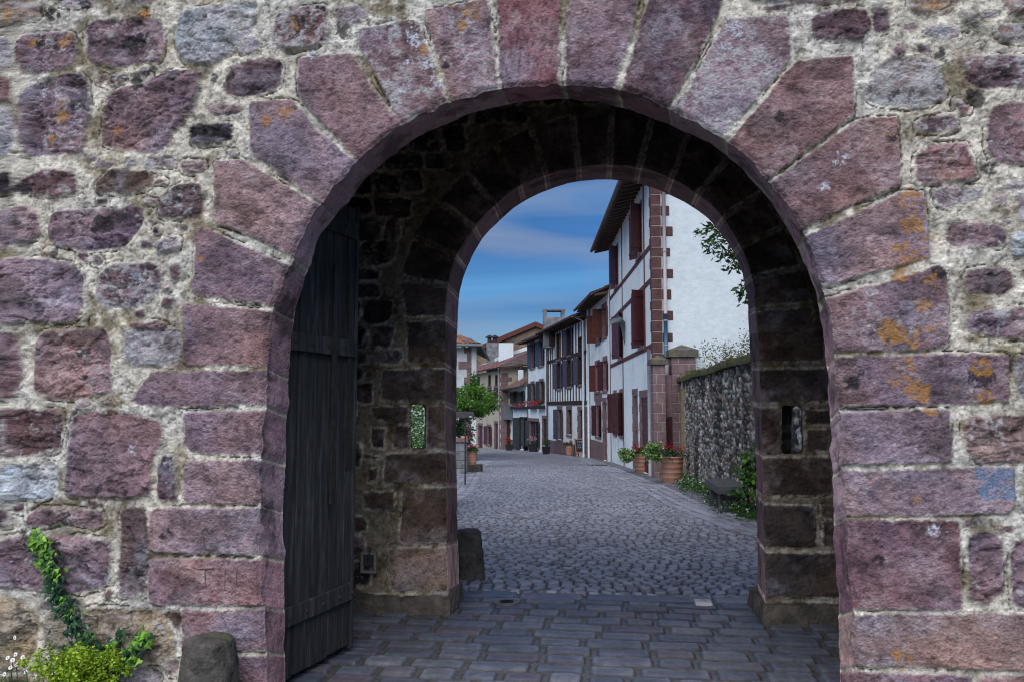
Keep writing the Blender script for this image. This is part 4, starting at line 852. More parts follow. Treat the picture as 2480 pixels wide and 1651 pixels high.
for za, zb_ in ((zb0 + .14, zb1 - .12), (zb1 + .12, zC - .32)):
    mb = MB()
    for k in range(n + 1):
        s = .08 + (fC.L - .3) * k / n; ov = [q for q in hol if q[0] - .08 < s + .05 < q[1] + .08 and q[3] > za and q[2] < zb_]
        if ov:
            if ov[0][2] - .15 > za: fC.box(mb, s, s + .2, za, ov[0][2] - .145, -.1, .032)
            if ov[0][3] + .05 < zb_: fC.box(mb, s, s + .2, ov[0][3] + .01, zb_, -.1, .032)
        else: fC.box(mb, s, s + .2, za, zb_, -.1, .032)
    mb.build('timber_studs', M['darktimber'], hC)
mb = MB(); fC.box(mb, 2.5, fC.L, fC.g(8) - .4, fC.g(8) + .85, -.2, .05); mb.build('stone_base', M['pink'], hC)
r = RC(962, 345, 1040, 465); mb = MB(); fC.box(mb, r[0], r[1] - .2, r[2], r[3], .045, .35); mb.build('boarded_box', M['darktimber'], hC)
mb = MB(); mb.tube([fC.W(.2, zC - .1, .7), fC.W(.3, zC - .35, .12), fC.W(.3, fC.g(0), .12)], .06, 10); mb.build('downpipe', M['whitepipe'], hC, smooth=True)
mb = MB(); mb.tube([fC.W(fC.L - .1, zC - .1, .7), fC.W(fC.L - .1, zC - 1.0, .12), fC.W(fC.L - .1, fC.g(11), .12)], .055, 10); mb.build('downpipe', M['iron'], hC, smooth=True)
eave_roof(fC, hC, zC, .80, 1.3, 3.4, s0=-.05, s1=fC.L + .02, tone=(.15, .085, .07))
q = empty('chimney', fC.W(5, zC), parent=None); COL.objects.unlink(q); bpy.data.objects.remove(q)
a0 = at_d(*T('Z', 925, 110), 55.0); a1 = at_d(*T('Z', 1130, 310), 55.0)
mb = MB()
def cbox(mb, p, q, dep, z0, z1):
    c = [p, q, q + FW * dep, p + FW * dep]; mb.hexa([np.array([x[0], x[1], z0]) for x in c] + [np.array([x[0], x[1], z1]) for x in c])
zt = a0[2] - .28; cbox(mb, a0, np.array([a1[0], a1[1], 0]) , 1.0, a1[2] - 1.2, zt - .3)
ch = mb.build('chimney', M['cement'], hC)
mb = MB(); w_ = a1 - a0; w_[2] = 0
for f0, f1 in ((0, .16), (.84, 1)): cbox(mb, a0 + w_ * f0, a0 + w_ * f1, 1.0, zt - .3, zt + .15)
cbox(mb, a0 - w_ * .02, a0 + w_ * 1.02, 1.02, zt + .152, zt + .25); mb.build('chimney_cap', M['cement'], ch)
# ---------------- house D: white with blue shutters and window boxes
fD = Facade((2.6, 57.05), (1.25, 64)); zD = EYE + 5.25
hD = house('white_house', fD, 'white house with dark blue shutters and two window boxes of red geraniums')
RD = lambda *q: fD.rect('Z', *q)
d2 = [RD(885, 410, 922, 650), RD(806, 440, 838, 670)]; d1 = [RD(888, 790, 925, 985), RD(808, 810, 838, 985)]; d0 = [RD(790, 1170, 880, 1420)]; dd = RD(918, 1150, 955, 1400)
wall(fD, hD, zD, [hole(r) for r in d2 + d1 + d0 + [dd]], 'white')
for r in d2 + d1: window(fD, hD, r, (168, 168), 'sh_blue' if r in d2 else 'sh_dark', 'pink', surw=.13, sw=.62)
window(fD, hD, d0[0], (172, 120), 'sh_dark', 'pink', sw=.6, surw=.2); door(fD, hD, dd, 'darktimber')
mb = MB(); fD.box(mb, fD.L - .3, fD.L, fD.g(6) - .3, zD, -.1, .03); mb.build('corner_stones', M['pink'], hD)
eave_roof(fD, hD, zD, .75, 1.3, 3.2, s0=.05, s1=fD.L + .5, tone=(.15, .085, .07))
# ---------------- low house between D and E
fL = Facade((1.15, 64.2), (-.12, 69)); r_e = fL.px('Z', 620, 870); zL = fL.px('Z', 700, 850)[1]
hL = house('low_shop_house', fL, 'low white shop house with lean-to tile roof, charcoal shutters and black glazed door')
RL = lambda *q: fL.rect('Z', *q)
l1 = [RL(715, 895, 745, 1010), RL(645, 895, 675, 1005)]; l0 = RL(702, 1140, 765, 1442)
wall(fL, hL, zL, [hole(r) for r in l1 + [l0]], 'white')
for r in l1: window(fL, hL, r, (160, 160), 'sh_dark', None, fr='sh_dark', sw=.5)
w_ = window(fL, hL, l0, (150, 150), 'sh_dark', None, fr='whitepipe', sill=False, bars=5, sw=.8)
mb = MB(); fL.box(mb, 0, fL.L, fL.g(3) - .4, fL.g(3) + .75, -.2, .04) if False else fL.box(mb, l0[1] + .1, fL.L, fL.g(3) - .4, fL.g(3) + .8, -.2, .04); mb.build('stone_base', M['pink'], hL)
tile_roof(fL.W(-.1, zL - .05, .75), fL.W(fL.L + .9, zL - .15, .75), fL.W(fL.L + .9, zL + 1.0, -1.2), fL.W(-.1, zL + 1.1, -1.2), hL, tone=(.22, .12, .09))
mb = MB(); mb.tube([fL.W(-.1, zL - .12, .82), fL.W(fL.L + .9, zL - .2, .82)], .07, 8); mb.build('gutter', M['iron'], hL)
mb = MB(); mb.tube([fL.W(fL.L + .7, zL - .2, .8), fL.W(fL.L + .2, zL - .8, .1), fL.W(fL.L + .2, fL.g(4), .1)], .07, 8); mb.build('downpipe', M['gutter'], hL)
a0 = at_d(*T('Z', 685, 685), 68.0); a1 = at_d(*T('Z', 735, 800), 68.0); mb = MB(); cbox(mb, a0, np.array([a1[0], a1[1], 0]), 1.0, a1[2] - 1, a0[2]); ch = mb.build('chimney', M['white2'], hL)
mb = MB(); cbox(mb, a0, np.array([a1[0], a1[1], 0]), .9, a0[2] + .25, a0[2] + .5); cbox(mb, a0 + RT * .15, a0 + RT * .3, .8, a0[2] + .003, a0[2] + .25); cbox(mb, a0 + RT * 1.3, a0 + RT * 1.45, .8, a0[2] + .003, a0[2] + .25); mb.build('chimney_cap', M['iron'], ch)
# ---------------- house E: long beige house closing the view
fE = Facade((-.9, 68.6), (-3.9, 78.5)); zE = EYE + 3.2; fE2 = Facade((-.9, 68.6), (2.2, 69.6))
hE = house('beige_house', fE, 'long beige rendered house with mauve shutters and broad tiled roof closing the street')
RE = lambda *q: fE.rect('Z', *q)
eh = [RE(303, 760, 320, 835), RE(405, 740, 425, 840), RE(470, 740, 490, 835), RE(330, 865, 362, 935), RE(398, 858, 432, 955), RE(460, 852, 495, 990), RE(392, 1220, 425, 1395)]
ed = [RE(308, 1215, 345, 1450), RE(464, 1195, 494, 1450)]
wall(fE, hE, zE, [hole(r) for r in eh + ed], 'beige')
for i, r in enumerate(eh): window(fE, hE, r, None if i < 3 else ((8, 8) if i < 6 else (165, 165)), 'sh_plum', 'pink' if i > 2 else None, sw=(r[1] - r[0]) / 2, surw=.15, sill=i > 2)
for r in ed: door(fE, hE, r, 'sh_plum')
wall(fE2, hE, zE + .3, [], 'beige', name='side_wall')
mb = MB()
for k in range(9):
    z = gz(68) + k * .74 - .1; fE2.box(mb, -.03, .55 if k % 2 else .95, z, z + .36, -.1, .03); fE.box(mb, 0, .4, z, z + .36, -.1, .028)
    fE2.box(mb, -.03, .6, z + .37, z + .73, -.1, .026)
mb.build('quoins', M['pink'], hE, bevel=.02)
r = fE2.rect('Z', 540, 1000, 610, 1155); mb = MB(); fE2.box(mb, r[0], r[1] + .3, r[2], r[3] - .2, .03, .7); mb.build('balcony', M['greypaint'], hE)
r = fE2.rect('Z', 578, 1160, 606, 1445); mb = MB(); fE2.box(mb, r[0], r[1], r[2], r[3], .0, .03); mb.build('door', M['darktimber'], hE)
mb = MB(); mb.tube([fE.W(.5, zE, .1), fE.W(.5, gz(68.6), .1)], .07, 8); mb.build('downpipe', M['zinc'], hE)
rid0 = at_d(*T('Z', 240, 668), 86.0); rid1 = at_d(*T('Z', 800, 505), 77.0)
tile_roof(fE.W(-.9, zE + .15, .6), fE.W(fE.L + .5, zE + .05, .6), rid0, rid1, hE, tone=(.20, .10, .095), dark=.25)
tile_roof(fE.W(-.9, zE + .15, .6), fE2.W(4.2, zE + .6, .5), rid1 + RT * 1.5, rid1, hE, tone=(.13, .09, .085), dark=.4)
for (x0, y0, x1, y1, mt, D_) in ((500, 432, 640, 575, 'white2', 76.5), (385, 430, 492, 590, 'cement', 80.0)):
    a0 = at_d(*T('Z', x0, y0), D_); a1 = at_d(*T('Z', x1, y1), D_); mb = MB(); cbox(mb, a0, np.array([a1[0], a1[1], 0]), 1.2, a1[2] - 1.5, a0[2]); ch = mb.build('chimney', M[mt], hE)
    if mt == 'cement':
        for fx in (.25, .72):
            mb = MB(); c = a0 + (a1 - a0) * np.array([1, 1, 0]) * fx + FW * .5; mb.lathe([(.22, 0), (.2, .5), (.42, .52), (.42, .6), (.1, .8)], c, 12); mb.build('chimney_pot', M['iron'], ch)
pr = [at_d(*T('Z', 225, 690), 84), at_d(*T('Z', 385, 618), 82), at_d(*T('Z', 500, 560), 79), at_d(*T('Z', 770, 466), 77.5)]
mb = MB(); 
for a, b in zip(pr[:-1], pr[1:]): mb.hexa([a - [0, 0, .35], b - [0, 0, .35], b - [0, 0, .35] + FW * .3, a - [0, 0, .35] + FW * .3, a, b, b + FW * .3, a + FW * .3])
mb.build('ridge_flashing', M['white2'], hE)
# ---------------- house F: gabled rubble barn behind
ap = at_d(*T('Z', 850, 268), 92.0); lf = at_d(*T('Z', 200, 560), 92.0); rt = ap + (ap - lf) * np.array([.85, .85, -.85])
hF = empty('gabled_barn', (ap[0], ap[1], -3), 'tan rubble gable with oxblood verge boards rising behind the beige house', 'house')
mb = MB(); b0 = np.array([lf[0], lf[1], -3.2]); b1 = np.array([rt[0], rt[1], -3.2]); bk = FW * 9
mb.add([b0, b1, rt, ap, lf, b0 + bk, b1 + bk, rt + bk, ap + bk, lf + bk], [(0, 1, 2, 3, 4), (9, 8, 7, 6, 5), (0, 5, 6, 1), (1, 6, 7, 2), (4, 9, 5, 0)]); mb.build('wall', M['tanrubble'], hF)
up = np.array([0, 0, .35])
tile_roof(lf - FW * .5 - RT * .5 + up * .4, lf + bk - RT * .5 + up * .4, ap + bk + up, ap - FW * .5 + up, hF, tone=(.2, .09, .07)); tile_roof(rt - FW * .5 + RT * .5 + up * .4, rt + bk + RT * .5 + up * .4, ap + bk + up, ap - FW * .5 + up, hF, tone=(.2, .09, .07))
for a, b in ((lf - RT * .5, ap), (ap, rt + RT * .5)):
    mb = MB(); o_ = -FW * .55; mb.hexa([a + o_ - [0, 0, .15], b + o_ - [0, 0, .15], b + o_ - [0, 0, .15] + FW * .1, a + o_ - [0, 0, .15] + FW * .1, a + o_ + [0, 0, .4], b + o_ + [0, 0, .4], b + o_ + [0, 0, .4] + FW * .1, a + o_ + [0, 0, .4] + FW * .1]); mb.build('verge_board', M['sh_brick'], hF)
# ---------------- house G on the left
fH = Facade((-2.07, 40), (-9, 39.2)); fH2 = Facade((-2.07, 40), (-2.9, 52), flip=False); zG = EYE + 3.0
hG = house('grey_cottage', fH, 'grey rendered cottage with stone corner blocks and tiled roof left of the street')
wall(fH, hG, zG, [], 'greywall'); wall(fH2, hG, zG, [], 'greywall', name='side_wall')
mb = MB()
for k in range(8):
    z = gz(40) - .1 + k * .78; w_ = .35 if k % 2 == 0 else .16
    fH.box(mb, -.03, .34 if k % 2 else .62 , z, z + .38, -.1, .03)
    fH.box(mb, -.03, .2, z + .39, z + .77, -.1, .027)
mb.build('quoins', M['pink'], hG, bevel=.02)
tile_roof(fH.W(-.45, zG + .12, .55), fH.W(fH.L, zG + .12, .55), fH.W(fH.L, zG + 1.7, -3.5), fH.W(2.6, zG + 1.7, -3.5), hG, tone=(.26, .13, .09))
cr_ = fH.W(-.45, zG + .12, .55); ap_ = fH.W(2.6, zG + 1.7, -3.5)
tile_roof(cr_, cr_ + FW * 12, ap_ + FW * 6, ap_, hG, tone=(.24, .12, .09))
mb = MB(); mb.tube([fH.W(-.5, zG + .05, .62), fH.W(fH.L, zG + .05, .62)], .07, 8); mb.tube([fH.W(-.5, zG + .05, .62), fH.W(-.5, zG + .05, .62) + FW * 12], .07, 8); mb.build('gutter', M['greypaint'], hG)
# ---------------- street lamp bracketed on house A
lm = at_d(1517, 836, 33.0); l1_ = at_d(1508, 782, 33.0); l2_ = at_d(1500, 772, 32.6); l3_ = at_d(1479, 784, 31.8)
tl = empty('street_lamp', lm, 'grey green street lamp with flat head on a bracket arm from the tall house', 'street lamp')
mb = MB(); mb.tube([lm + RT * .25, lm, lerp(lm, l1_, .5), l1_, l2_], [.05, .07, .10, .12, .10], 10); mb.build('arm', M['greypaint'], tl, smooth=True)
hd = lerp(l2_, l3_, .55); dv = (l3_ - l2_); dv /= np.linalg.norm(dv); mb = MB(); V = []
for i in range(9):
    t = i / 8; c = lerp(l2_, l3_, t); w_ = .04 + .18 * math.sin(math.pi * min(1, .12 + t * .88)) ; 
    for k in range(12):
        q = 2 * math.pi * k / 12; V.append(c + np.array([-dv[1], dv[0], 0]) * math.cos(q) * w_ + np.array([0, 0, 1]) * math.sin(q) * w_ * .45)
mb.add(V, [(i * 12 + k, i * 12 + (k + 1) % 12, (i + 1) * 12 + (k + 1) % 12, (i + 1) * 12 + k) for i in range(8) for k in range(12)] + [tuple(range(12)), tuple(range(96, 108))]); mb.build('head', M['greypaint'], tl, smooth=True)
# ---------------- gate pillars, garden door, garden wall
def pillar(u0, u1, vcap0, vcap1, D_, label, mat='pink', cap='cap', ov=.08, dep=.5):
    a = at_d(u0, 985, D_); b = at_d(u1, 985, D_); zc1 = at_d(u0, vcap0, D_)[2]; zc0 = at_d(u0, vcap1, D_)[2]; g_ = float(gz(D_)) - .1
    e = empty('gate_pillar', ((a[0] + b[0]) / 2, (a[1] + b[1]) / 2, g_), label, 'pillar'); w = b - a; w /= np.linalg.norm(w)
    mb = MB(); z = g_; k = 0
    while z < zc0 - .05:
        h = min(.30 + .04 * math.sin(k * 1.9), zc0 - z)
        L_ = np.linalg.norm(b - a); cut = .5 + .22 * (1 if k % 2 else -1); m_ = a + (b - a) * cut
        for p, q in ((a, m_ - w * .006), (m_ + w * .006, b)): mb.hexa([np.array([x[0], x[1], zz]) for zz in (z + .006, z + h - .006) for x in (p, q, q + FW * dep, p + FW * dep)])
        z += h; k += 1
    mb.build('shaft', M[mat], e, bevel=.015)
    mb = MB(); p, q = a + w * .01 + FW * .01, b - w * .01 + FW * .01; mb.hexa([np.array([x[0], x[1], zz]) for zz in (g_, zc0 - .01) for x in (p, q, q + FW * (dep - .02), p + FW * (dep - .02))]); mb.build('joint_mortar', M['mortar2'] if 'mortar2' in M else M['terracotta'], e)
    mb = MB(); p, q = a - w * ov - FW * ov, b + w * ov - FW * ov; dd_ = dep + 2 * ov; c = (p + q) / 2 + FW * dd_ / 2; zt_ = zc0 + (zc1 - zc0) * .62
    B4 = [p, q, q + FW * dd_, p + FW * dd_]
    mb.add([np.array([x[0], x[1], zc0]) for x in B4] + [np.array([x[0], x[1], zt_]) for x in B4] + [np.array([c[0], c[1], zc1 + .04])], [(0, 3, 2, 1), (0, 1, 5, 4), (1, 2, 6, 5), (2, 3, 7, 6), (3, 0, 4, 7), (4, 5, 8), (5, 6, 8), (6, 7, 8), (7, 4, 8)]); mb.build('cap', M[cap], e)
M['mortar2'] = mat_noise('pale_joint_mortar', (.30, .26, .23), (.42, .38, .34), 9, .95, .4, 40)
for o in bpy.data.objects:
    if o.name.startswith('quoin_mortar'): o.data.materials[0] = M['mortar2']
pillar(1583, 1613, 862, 882, 24.7, 'slimmer stone gate pillar with mossy flat cap at the corner of the tall white house')
pillar(1628, 1687, 836, 864, 25.0, 'broad stone gate pillar with dark pointed cap rising above the garden wall')
ga = at_d(1613.5, 985, 25.0); gb_ = at_d(1627.5, 985, 25.0); mb = MB(); zt = at_d(1620, 1010, 25)[2]
for k in range(3): cbox(mb, ga + (gb_ - ga) * k / 3 + RT * .003, ga + (gb_ - ga) * (k + 1) / 3 - RT * .003, .05, gz(25), zt)
tag(mb.build('garden_door', M['sh_red'], loc=ga * [1, 1, 0]), 'narrow oxblood garden door set between the two gate pillars', 'door')
mb = MB(); cbox(mb, ga, gb_, .5, zt + .02, EYE + 1.0); gd = mb.build('door_head', M['pink'], loc=ga * [1, 1, 0]); gd.parent = bpy.data.objects['garden_door']; gd.location = (0, 0, 0)
fW = Facade((3.75, 9.8), (5.28, 25.0)); zW = EYE + .78
tw = empty('garden_wall', fW.W(0, fW.g(0)), 'long high garden wall of small grey and white flints under a mossy coping', 'wall')
st_ = .024 * QK; s = np.arange(0, fW.L, st_); z = np.arange(-1.0, zW, st_); SS, ZZ = np.meshgrid(s, z, indexing='ij'); shp = SS.shape; SS = SS.ravel(); ZZ = ZZ.ravel()
def voro(x, y, seed):
    ix = np.floor(x); iy = np.floor(y); f1 = np.full(x.shape, 9.); f2 = np.full(x.shape, 9.); cx = np.zeros(x.shape); cy = np.zeros(x.shape)
    for i in (-1, 0, 1):
        for j in (-1, 0, 1):
            qx = ix + i; qy = iy + j; d = np.hypot(x - qx - .1 - .8 * _h(qx, qy, seed), y - qy - .1 - .8 * _h(qx, qy, seed + 1)); m = d < f1
            f2 = np.where(m, f1, np.minimum(f2, d)); cx = np.where(m, qx, cx); cy = np.where(m, qy, cy); f1 = np.where(m, d, f1)
    return f1, f2, cx, cy
f1, f2, cx, cy = voro(SS / .16 + .6 * fbm(SS * 5, ZZ * 5, 2, 1), ZZ / .085, 3); e = sst(.02, .22, f2 - f1); b1 = _h(cx, cy, 9); b2 = _h(cx, cy, 19)
h = -.02 + e * (.03 + .03 * b1); flint_tone = (.03 + .46 * b1 ** 2.6)[:, None] * np.array([1.0, .97, .90]); warm_ = sst(.75, .95, b2)[:, None]; flint_tone = flint_tone * (1 - warm_) + np.array([.20, .13, .10]) * warm_  # random grey tone per flint, some of them warm brown
mo = np.array([.16, .145, .115]) * (.5 + fbm(SS * 12, ZZ * 12, 3, 5))[:, None]; c = mo * (1 - e[:, None]) + flint_tone * e[:, None]
stn = sst(.5, .68, fbm(SS * 1.3, ZZ * .35, 4, 15))[:, None]; c = c * (1 - .55 * stn); lt_ = sst(.55, .68, fbm(SS * 2.2 + 9, ZZ * .5, 4, 16))[:, None]; c = c * (1 + .7 * lt_); tan_ = sst(fW.L - 1.6, fW.L - 1.0, SS + .5 * (fbm(SS * 3, ZZ * 3, 3, 17) - .5))[:, None] * (ZZ < EYE + .55)[:, None]
tan2 = (sst(.6, .72, fbm(SS * .8 + 5, ZZ * .5, 4, 18)))[:, None] * .5; c = c * (1 - tan2) + np.array([.27, .24, .18]) * tan2
c = c * (1 - tan_) + np.array([.32, .26, .15]) * (.6 + .8 * fbm(SS * 9, ZZ * 9, 4, 19))[:, None] * tan_; h = h * (1 - .7 * tan_[:, 0]); h += .05 * (fbm(SS * 1.1, ZZ * 1.1, 3, 20) - .5)
P = fW.a[None] * [1, 1, 0] + SS[:, None] * fW.t + fW.n * h[:, None]; P[:, 2] = ZZ
mesh_np('masonry', P, grid_faces(*shp), M['farstone'], tw, c)
mb = MB(); fW.box(mb, 0, fW.L, -1.1, zW, -.42, -.08); mb.build('core', M['tanrubble'], tw)
cv_ = []; k = 0; s = 0
while s < fW.L:
    l = .75 + .3 * math.sin(k * 2.1); s1 = min(s + l, fW.L); v, f = rough_block(fW.W((s + s1) / 2, zW - .01 + .02 * math.sin(k), -.17), (.58, s1 - s - .015, .15), .012, 8, .12, k, rotz=math.atan2(-fW.t[0], fW.t[1])); cv_.append((v, f)); s = s1; k += 1
mb = MB()
for v, f in cv_: mb.add(v, f)
mb.build('coping', M['moss'], tw, smooth=True)
mossc = [(fW.W(rng.uniform(.5, fW.L), zW + .15 + rng.uniform(-.03, .04), rng.uniform(-.2, .1)), (.25, .25, .06)) for _ in range(46)]
blob_leaves('moss', mossc, 60, .04, [(.12, .13, .03), (.20, .18, .04), (.07, .08, .03)], tw, elong=1.3)
# ---------------- vegetation
def twig_plant(name, base, tips, label, cat, lsize, pal, per=14, r0=.02, elong=2.2, spread=.22, fl=None):
    e = empty(name, base, label, cat); mb = MB(); cl = []
    for tp in tips:
        tp = np.array(tp); b = np.array(base, float); mid = (b + tp) / 2 + rng.normal(size=3) * .12 * np.linalg.norm(tp - b) * .6; pts = [b, lerp(b, mid, .5) + rng.normal(size=3) * .02, mid, lerp(mid, tp, .5) + rng.normal(size=3) * .02, tp]
        mb.tube(pts, [r0, r0 * .8, r0 * .6, r0 * .4, r0 * .2], 5, cap=False)
        for t in (0.25, .5, .75, 1): cl.append((lerp(mid, tp, t), (spread,) * 3))
    mb.build('stems', M['bark'], e, smooth=True); blob_leaves('foliage', cl, per, lsize, pal, e, elong=elong)
    return e
b0 = fW.W(9.5, zW - .2, -1.2)
tips = [at_d(*T('H', x, y), 22.5) for x, y in [(870, 440), (890, 400), (950, 380), (1010, 390), (1060, 400), (900, 480), (1090, 420), (1000, 470), (1150, 390), (1190, 300), (1140, 460), (1195, 380), (840, 470)]]
twig_plant('rose_bush', b0, tips, 'sparse leafy bush sticking up behind the mossy garden wall coping', 'bush', .075, [(.10, .15, .05), (.16, .2, .07), (.06, .1, .03)], per=16, spread=.20, r0=.014)
tr = CW(6.0, 14.2, 0.0); tr[2] = gz(14)
hang = [('K', 1040, 500), ('K', 1100, 580), ('K', 1150, 450), ('K', 1180, 520), ('K', 1150, 640), ('K', 1230, 600), ('K', 1240, 700), ('K', 1310, 680), ('K', 1300, 760), ('K', 1370, 780), ('K', 1250, 520), ('K', 1380, 960), ('K', 1420, 1010), ('K', 1450, 1060), ('K', 1400, 700), ('K', 1450, 800), ('K', 1500, 900)]
tree = empty('garden_tree', tr, 'leafy garden tree behind the wall whose dark green branches hang before the white gable', 'tree')
mb = MB(); top = CW(5.4, 14.2, 5.3); mb.tube([tr, CW(5.9, 14.2, 1.5), CW(5.8, 14.1, 3.2), top], [.16, .13, .10, .06], 10)
for t_, x, y in hang:
    p = at_d(*T(t_, x, y), 14.0 + rng.uniform(-.5, .5)); m_ = lerp(top, p, .55) + np.array([0, 0, .25]); mb.tube([CW(5.8, 14.1, 3.2) if p[2] < 3.2 else top, m_, p], [.03, .015, .005], 5, cap=False)
mb.build('trunk', M['bark'], tree, smooth=True)
cl = []
for t_, x, y in hang:
    p = at_d(*T(t_, x, y), 14.0 + rng.uniform(-.4, .4))
    for k in range(4): cl.append((p + RT * .06 * k + np.array([0, 0, .035 * k]), (.10, .2, .07)))
for k in range(60): cl.append((CW(6.0 + rng.normal() * .6, 14.2 + rng.normal() * .8, 5.2 + rng.normal() * .6), (.3, .3, .3)))
blob_leaves('crown', cl, 6, .14, [(.035, .085, .02), (.05, .12, .025), (.025, .06, .018)], tree, elong=2.6, down=.5)
# small tree at the left
tb = on_ground(1121, 1110); tb = CW((1112 - 1240) / F * 32, 32); tb[2] = gz(tb[1])
tree = empty('small_tree', tb, 'bright green broad crowned small tree beside the grey cottage at the left', 'tree')
mb = MB(); zc = at_d(1140, 985, 32)[2] ; mb.tube([tb, tb + [0.05, 0, .8], tb + [.0, .1, 1.7], np.array([tb[0] + .2, tb[1], zc])], [.11, .09, .08, .05], 9)
for k in range(7): mb.tube([tb + [0, .05, 1.7], at_d(1120 + 14 * k, 975 - 6 * (k % 3), 31.6 + .3 * (k % 3))], [.04, .015], 6, cap=False)
mb.build('trunk', M['bark'], tree, smooth=True); cl = []
cen = at_d(1142, 972, 32)
for k in range(150):
    v = rng.normal(size=3); v /= np.linalg.norm(v); v *= rng.uniform(.55, 1) ; q = cen + RT * v[0] * 1.15 + FW * v[1] * 1.2 + np.array([0, 0, v[2] * .70])
    if q[2] < cen[2] - .45 - .2 * rng.uniform(): continue
    cl.append((q, (.22, .22, .14)))
for x, y in [(1148, 912), (1146, 925), (1143, 938), (1150, 930), (1150, 945), (1142, 955)]: cl += [(at_d(x, y, 31.8), (.12, .12, .2))] * 2
blob_leaves('crown', cl, 70, .10, LIME, tree, elong=1.9)
# dark leaves below it
cl = [(at_d(rng.uniform(1085, 1140), rng.uniform(1010, 1075), 31), (.3, .3, .25)) for _ in range(40)]
sh = blob_leaves('shrub', cl, 60, .10, DKGREEN, None, elong=1.8, loc=CW(-2.1, 31, -.8)); tag(sh, 'dark green shrub in the shade under the small tree', 'shrub')
cl = [(CW(rng.uniform(-2.9, -1.35), 14.0 + rng.uniform(-1.5, 1.5), rng.uniform(-.2, 2.6)), (.3, .3, .3)) for _ in range(330)]
sh = blob_leaves('hedge', cl, 90, .055, [(.16, .34, .06), (.22, .42, .09), (.11, .26, .04)], None, elong=1.7, loc=CW(-2.1, 14, -.2)); tag(sh, 'light green hedge seen through the left loophole of the gate', 'hedge')
# ---------------- pots
def pot_mesh(mb, c, r, h):
    prof = [(r * .78, 0), (r * .80, h * .03)]
    for k in range(4):
        z = h * (.20 + .20 * k); rr = r * (.80 + .17 * z / h); prof += [(rr, z - h * .03), (rr + r * .035, z - h * .008), (rr + r * .035, z + h * .010), (rr + .002, z + h * .03)]
    prof += [(r * .94, h * .92), (r * 1.0, h * .94), (r * 1.0, h), (r * .88, h), (r * .86, h * .90), (.01, h * .90)]
    mb.lathe(prof, c, 32)
def potted(u0, u1, vb, label, fol, flo, r=None, hh=1.12, D_=None, base=None, fsz=.05, dens=1.0, group='terracotta flower pots', drape=0):
    g_ = on_ground((u0 + u1) / 2, vb) if D_ is None else at_d((u0 + u1) / 2, vb, D_); D_ = g_.dot(FW) - 0; r = (u1 - u0) / 2 / F * D_; h = r * 2 * hh
    c = g_.copy(); e = empty('flower_pot', c, label, 'flower pot', group); mb = MB(); pot_mesh(mb, c, r, h); mb.build('pot', M['terracotta'], e, smooth=True)
    mb = MB(); mb.lathe([(.01, h * .93), (r * .85, h * .93), (r * .5, h * .97)], c, 20); mb.build('soil', M['soil'], e, smooth=True)
    cl = [(c + np.array([rng.normal() * r * .5, rng.normal() * r * .5, h + rng.uniform(0, r * .35)]), (r * .4,) * 3) for _ in range(int(24 * dens))]
    for k in range(drape): cl.append((c - RT * r * rng.uniform(.7, 1.7) + FW * rng.normal() * r * .4 + np.array([0, 0, h + rng.uniform(-r * .9, r * .5)]), (r * .4,) * 3))
    blob_leaves('foliage', cl, 46, fsz, fol, e, elong=1.5)
    if flo:
        cl = [(c + np.array([rng.normal() * r * .62, rng.normal() * r * .5, h + r * .35 + rng.uniform(0, r * .75)]), (.05, .05, .05)) for _ in range(16)]; blob_leaves('blossoms', cl, 16, .05, flo, e, 'petal', elong=1.1)
    return e
LG = [(.10, .24, .05), (.18, .33, .09), (.05, .13, .03), (.30, .42, .18)]
potted(1599.5, 1656, 1168, 'largest ribbed terracotta pot, with pale ivy and red flowers, in front of the flint wall', LG[:1] + DKGREEN + [(.05, .07, .12)], RED, drape=0)
potted(1534.5, 1575, 1144, 'ribbed terracotta pot with yellow and red flowers beside the tall white house wall', GREEN, RED, drape=0)
LG2 = [(.14, .30, .06), (.24, .40, .12), (.09, .20, .05), (.42, .52, .26)]
for u, v, D_, lab in ((1583, 1094, 22.3, 'pale variegated ivy bush spilling left of the largest terracotta pot'), (1518, 1101, 27.9, 'pale variegated ivy bush spilling left of the pot beside the white house')):
    c = at_d(u, v, D_); cl = [(c + RT * rng.normal() * .085 + FW * rng.normal() * .08 + np.array([0, 0, rng.normal() * .07]), (.13,) * 3) for _ in range(34)]
    o = blob_leaves('ivy_bush', cl, 60, .075, LG2, None, elong=1.15, loc=c - [0, 0, .4]); tag(o, lab, 'bush')
potted(1369, 1390, 1103, 'terracotta tub of red geraniums standing left of the chalk board', GREEN, RED, hh=1.2)
potted(1129.5, 1156, 1124, 'terracotta pot of red and white flowers on the dark stone block at the left', GREEN, RED + WHT, D_=28.0, hh=1.25)
# dark stone block carrying the pot, left pillar, sign
g_ = on_ground(1139, 1142); v, f = rough_block((g_[0], g_[1] + .25, g_[2] - .1), (.75, .6, (1142 - 1124) / F * 28 + .1), .015, 8, .15, 12); tag(mesh_np('stone_block', v, f, M['guard'], loc=g_), 'dark mossy stone block under the small terracotta pot at the left', 'stone block')
D_ = 27.2; a = at_d(1096, 985, D_); b = at_d(1131, 985, D_); e = empty('stone_pier', (a + b) / 2 * [1, 1, 0] + [0, 0, float(gz(27))], 'short pale stone pier with flat top at the left edge of the street', 'pier')
mb = MB(); zt = at_d(1110, 1070, D_)[2]; z = float(gz(27)) - .1; k = 0
while z < zt - .02: h = min(.28, zt - z); cbox(mb, a, b, .45, z + .004, z + h - .004); z += h
mb.build('shaft', M['cement'], e, bevel=.02); mb = MB(); cbox(mb, a - RT * .04 - FW * .04, b + RT * .04 - FW * .04, .53, zt, zt + .13); mb.build('cap', M['pink'], e, bevel=.015)
